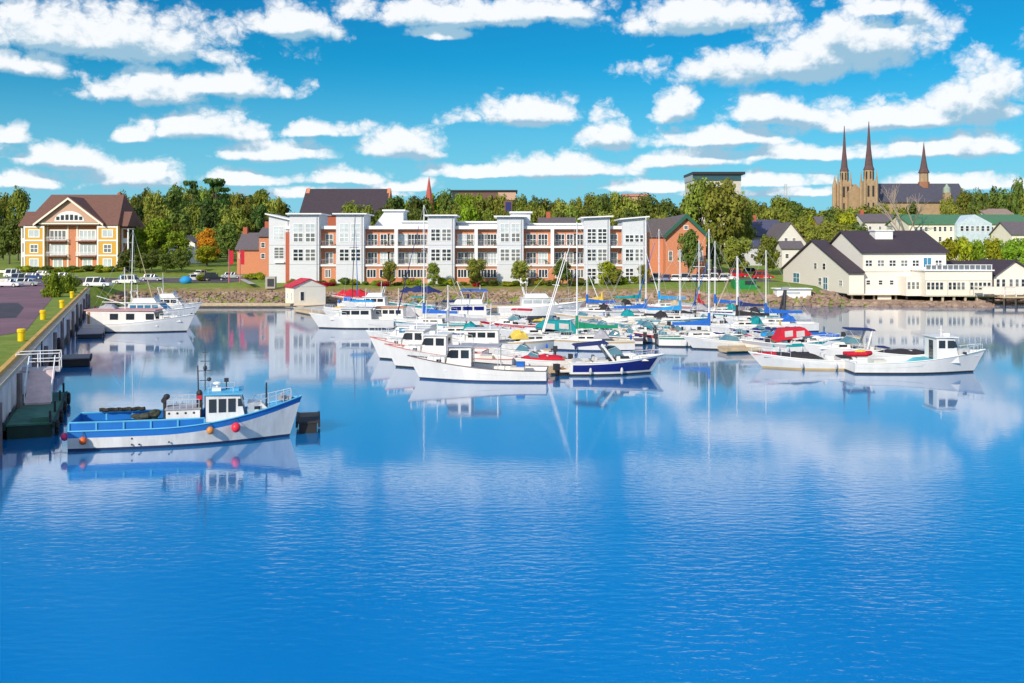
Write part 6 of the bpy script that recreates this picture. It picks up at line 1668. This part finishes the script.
# roof gear
mb = MB(); xm = x0 - .12
mb.tube((xm, .3, 1.0), (xm, .3, 4.85), .035, .015, 6)
for z, q in ((2.9, .34), (3.4, .42), (3.9, .28), (4.35, .16)): mb.tube((xm, .3 - q, z), (xm, .3 + q, z), .025, .025, 4); mb.tube((xm - q*.8, .3, z + .15), (xm + q*.8, .3, z + .15), .022, .022, 4)
mb.ball((xm, .3, 3.7), .10, .10, .15, 8, 5); mb.ball((xm + .2, .3, 3.1), .12, .12, .11, 8, 5)
mb.build('antenna_mast', DARK, hero)
mb = MB(); mb.tube((x0 - .42, .2, 1.0), (x0 - .48, .2, 3.85), .04, .035, 6); mb.build('exhaust_pole', DARK, hero)
mb = MB(); mb.box(x0 + .25, x0 + .7, -.3, .3, 2.552, 2.72); mb.tube((x0 + .5, 0, 2.72), (x0 + .5, 0, 2.86), .05, .05, 6); mb.ball((x0 + .5, 0, 2.92), .22, .22, .09, 10, 5); mb.build('radar', WHITE, hero)
mb = MB(); mb.tube((x0 + .95, .3, 2.553), (x0 + .95, .3, 2.95), .03, .03, 5); mb.box(x0 + .84, x0 + 1.06, .15, .45, 2.95, 3.13); mb.build('searchlight', DARK, hero)
mb = MB()
for s in (-1, 1):
    mb.path([(x0 + .1, s*1.0, 2.55), (x0 + .1, s*1.0, 2.82), (x1 - .7, s*.95, 2.82), (x1 - .7, s*.95, 2.55)], .02, 4)
mb.build('roof_rail', ALU, hero)
mb = MB(); mb.box(x0 + 1.15, x0 + 1.6, -.5, .2, 2.553, 2.68); mb.build('roof_hatch', LBLUE, c)
# gear on the after deck
mb = MB(); mb.box(x0 - 1.95, x0 - .3, -.9, .9, .7, 1.74); fh = mb.build('fish_hold', WEATH, hero)
mb = MB(); mb.box(x0 - 2.0, x0 - .25, -.95, .95, 1.743, 1.80); mb.build('hold_lid', SAILGY, fh)
mb = MB()
for s in (-.85, .85):
    for k in range(6): u = lerp(x0 - 1.9, x0 - .35, k/5); mb.tube((u, s, 1.8), (u, s, 2.25), .02, .02, 4)
    mb.tube((x0 - 1.9, s, 2.25), (x0 - .35, s, 2.25), .02, .02, 4); mb.tube((x0 - 1.9, s, 2.03), (x0 - .35, s, 2.03), .015, .015, 4)
mb.build('hold_rail', ALU, fh)
for k in range(4): MB().ball((x0 - 1.8 + .4*k, -.91, 1.58), .06, .03, .06, 7, 5).build('vent_cap', DARK, fh)
mb = MB(); mb.box(x0 - .48, x0 - .2, -.7, -.4, .9, 2.45); mb.ball((x0 - .35, -.55, 2.5), .16, .14, .2, 9, 6); mb.build('exhaust_stack', DARK, hero)
mb = MB(); mb.box(x0 - .46, x0 - .22, -.74, -.705, 2.2, 2.42); mb.build('life_ring', pm('red_life_ring', (.55, .02, .04), .5), hero)
mb = MB(); mb.box(x0 - 2.15, x0 - 1.98, -.2, .2, .8, 2.1); mb.tube((x0 - 2.1, -.25, 2.15), (x0 - 2.1, .35, 2.15), .15, .15, 9); mb.ball((x0 - 2.0, .1, 2.3), .17, .2, .15, 8, 5); mb.build('trap_hauler', DARK, hero)
mb = MB(); mb.ball((x0 - 3.0, .6, 1.3), .45, .4, .15, 9, 5, 0, .2, random.Random(2)); mb.ball((x0 - 3.5, .7, 1.25), .35, .3, .12, 9, 5, 0, .2, random.Random(3)); mb.ball((x0 - 2.6, .5, 1.4), .3, .4, .22, 9, 5, 0, .2, random.Random(4)); mb.box(x0 - 3.6, x0 - 2.5, .3, .9, .68, 1.2); mb.build('rope_heap', pm('dark_rope', (.05, .055, .04), .9, var=.4, scale=6), hero)
mb = MB()                                          # rolled net lying along the far rail
pts = [(lerp(-L*.41, x0 - 3.2, k/14), 1.35 + .05*math.sin(k*1.7), 1.54 + .025*math.sin(k*2.3)) for k in range(15)]
mb.path(pts, .10, 7); mb.build('rolled_net', pm('dark_net', (.035, .03, .025), .9, var=.4, scale=6), hero)
# fenders and scuppers
OR_ = pm('orange_buoy', (.72, .13, .02), .45, var=.1); RD = pm('coral_red_buoy', (.80, .03, .06), .4, var=.08); PK = pm('pink_buoy', (.75, .04, .18), .4); TANB = pm('tan_orange_buoy', (.62, .25, .06), .5)
def hbuoy(u, z, r, m):
    y = -(h.half(u) + r*.8); f = MB().ball((u, y, z), r, r, r*1.1, 14, 9).build('fender', m, hero, smooth=True)
    MB().tube((u, y, z + r), (u, -(h.half(u) + .03), h.sheer(u) + .02), .018, .018, 4).build('fender_rope', DARK, f)
hbuoy(-L/2 + .75, .55, .18, OR_); hbuoy(L*.095, .80, .18, TANB); hbuoy(L*.205, .86, .23, RD)
MB().ball((-L/2 - .15, -1.45, .72), .18, .18, .2, 12, 8).build('stern_fender', PK, hero, smooth=True)
mb = MB()
for (u, z) in ((-L*.235, .55), (-L*.235, .25), (-L*.205, .25), (-L*.08, .3)): mb.ball((u, -(h.half(u)*.985), z), .05, .03, .05, 7, 5)
mb.build('scupper', DARK, hero)
# mooring lines
ml = MB().path([tuple(Vector((xs0, ys0 + 1.4, 1.3)).lerp(Vector((-24.3, 52.6, .9)), t) + Vector((0, 0, -.35*math.sin(math.pi*t)))) for t in (0, .25, .5, .75, 1)], .022, 5).build('mooring_line', DARK)
tag(ml, 'slack mooring line from the blue fishing boat stern to the green dock', 'rope')
# dark harbour pile at the right
x, y = wpt(783.5, 311); t_ = thing('mooring_dolphin', 'dark steel mooring dolphin standing before the restaurant gable', 'mooring pile', (x, y, -1))
mb = MB(); mb.tube((0, 0, 0), (.3, 0, 4.6), .28, .24, 8); mb.tube((-.7, .3, 0), (.2, 0, 4.3), .2, .18, 7); mb.build('piles', DARK, t_); MB().box(-.3, .75, -.35, .35, 4.3, 4.75).build('head', SAILGY, t_)
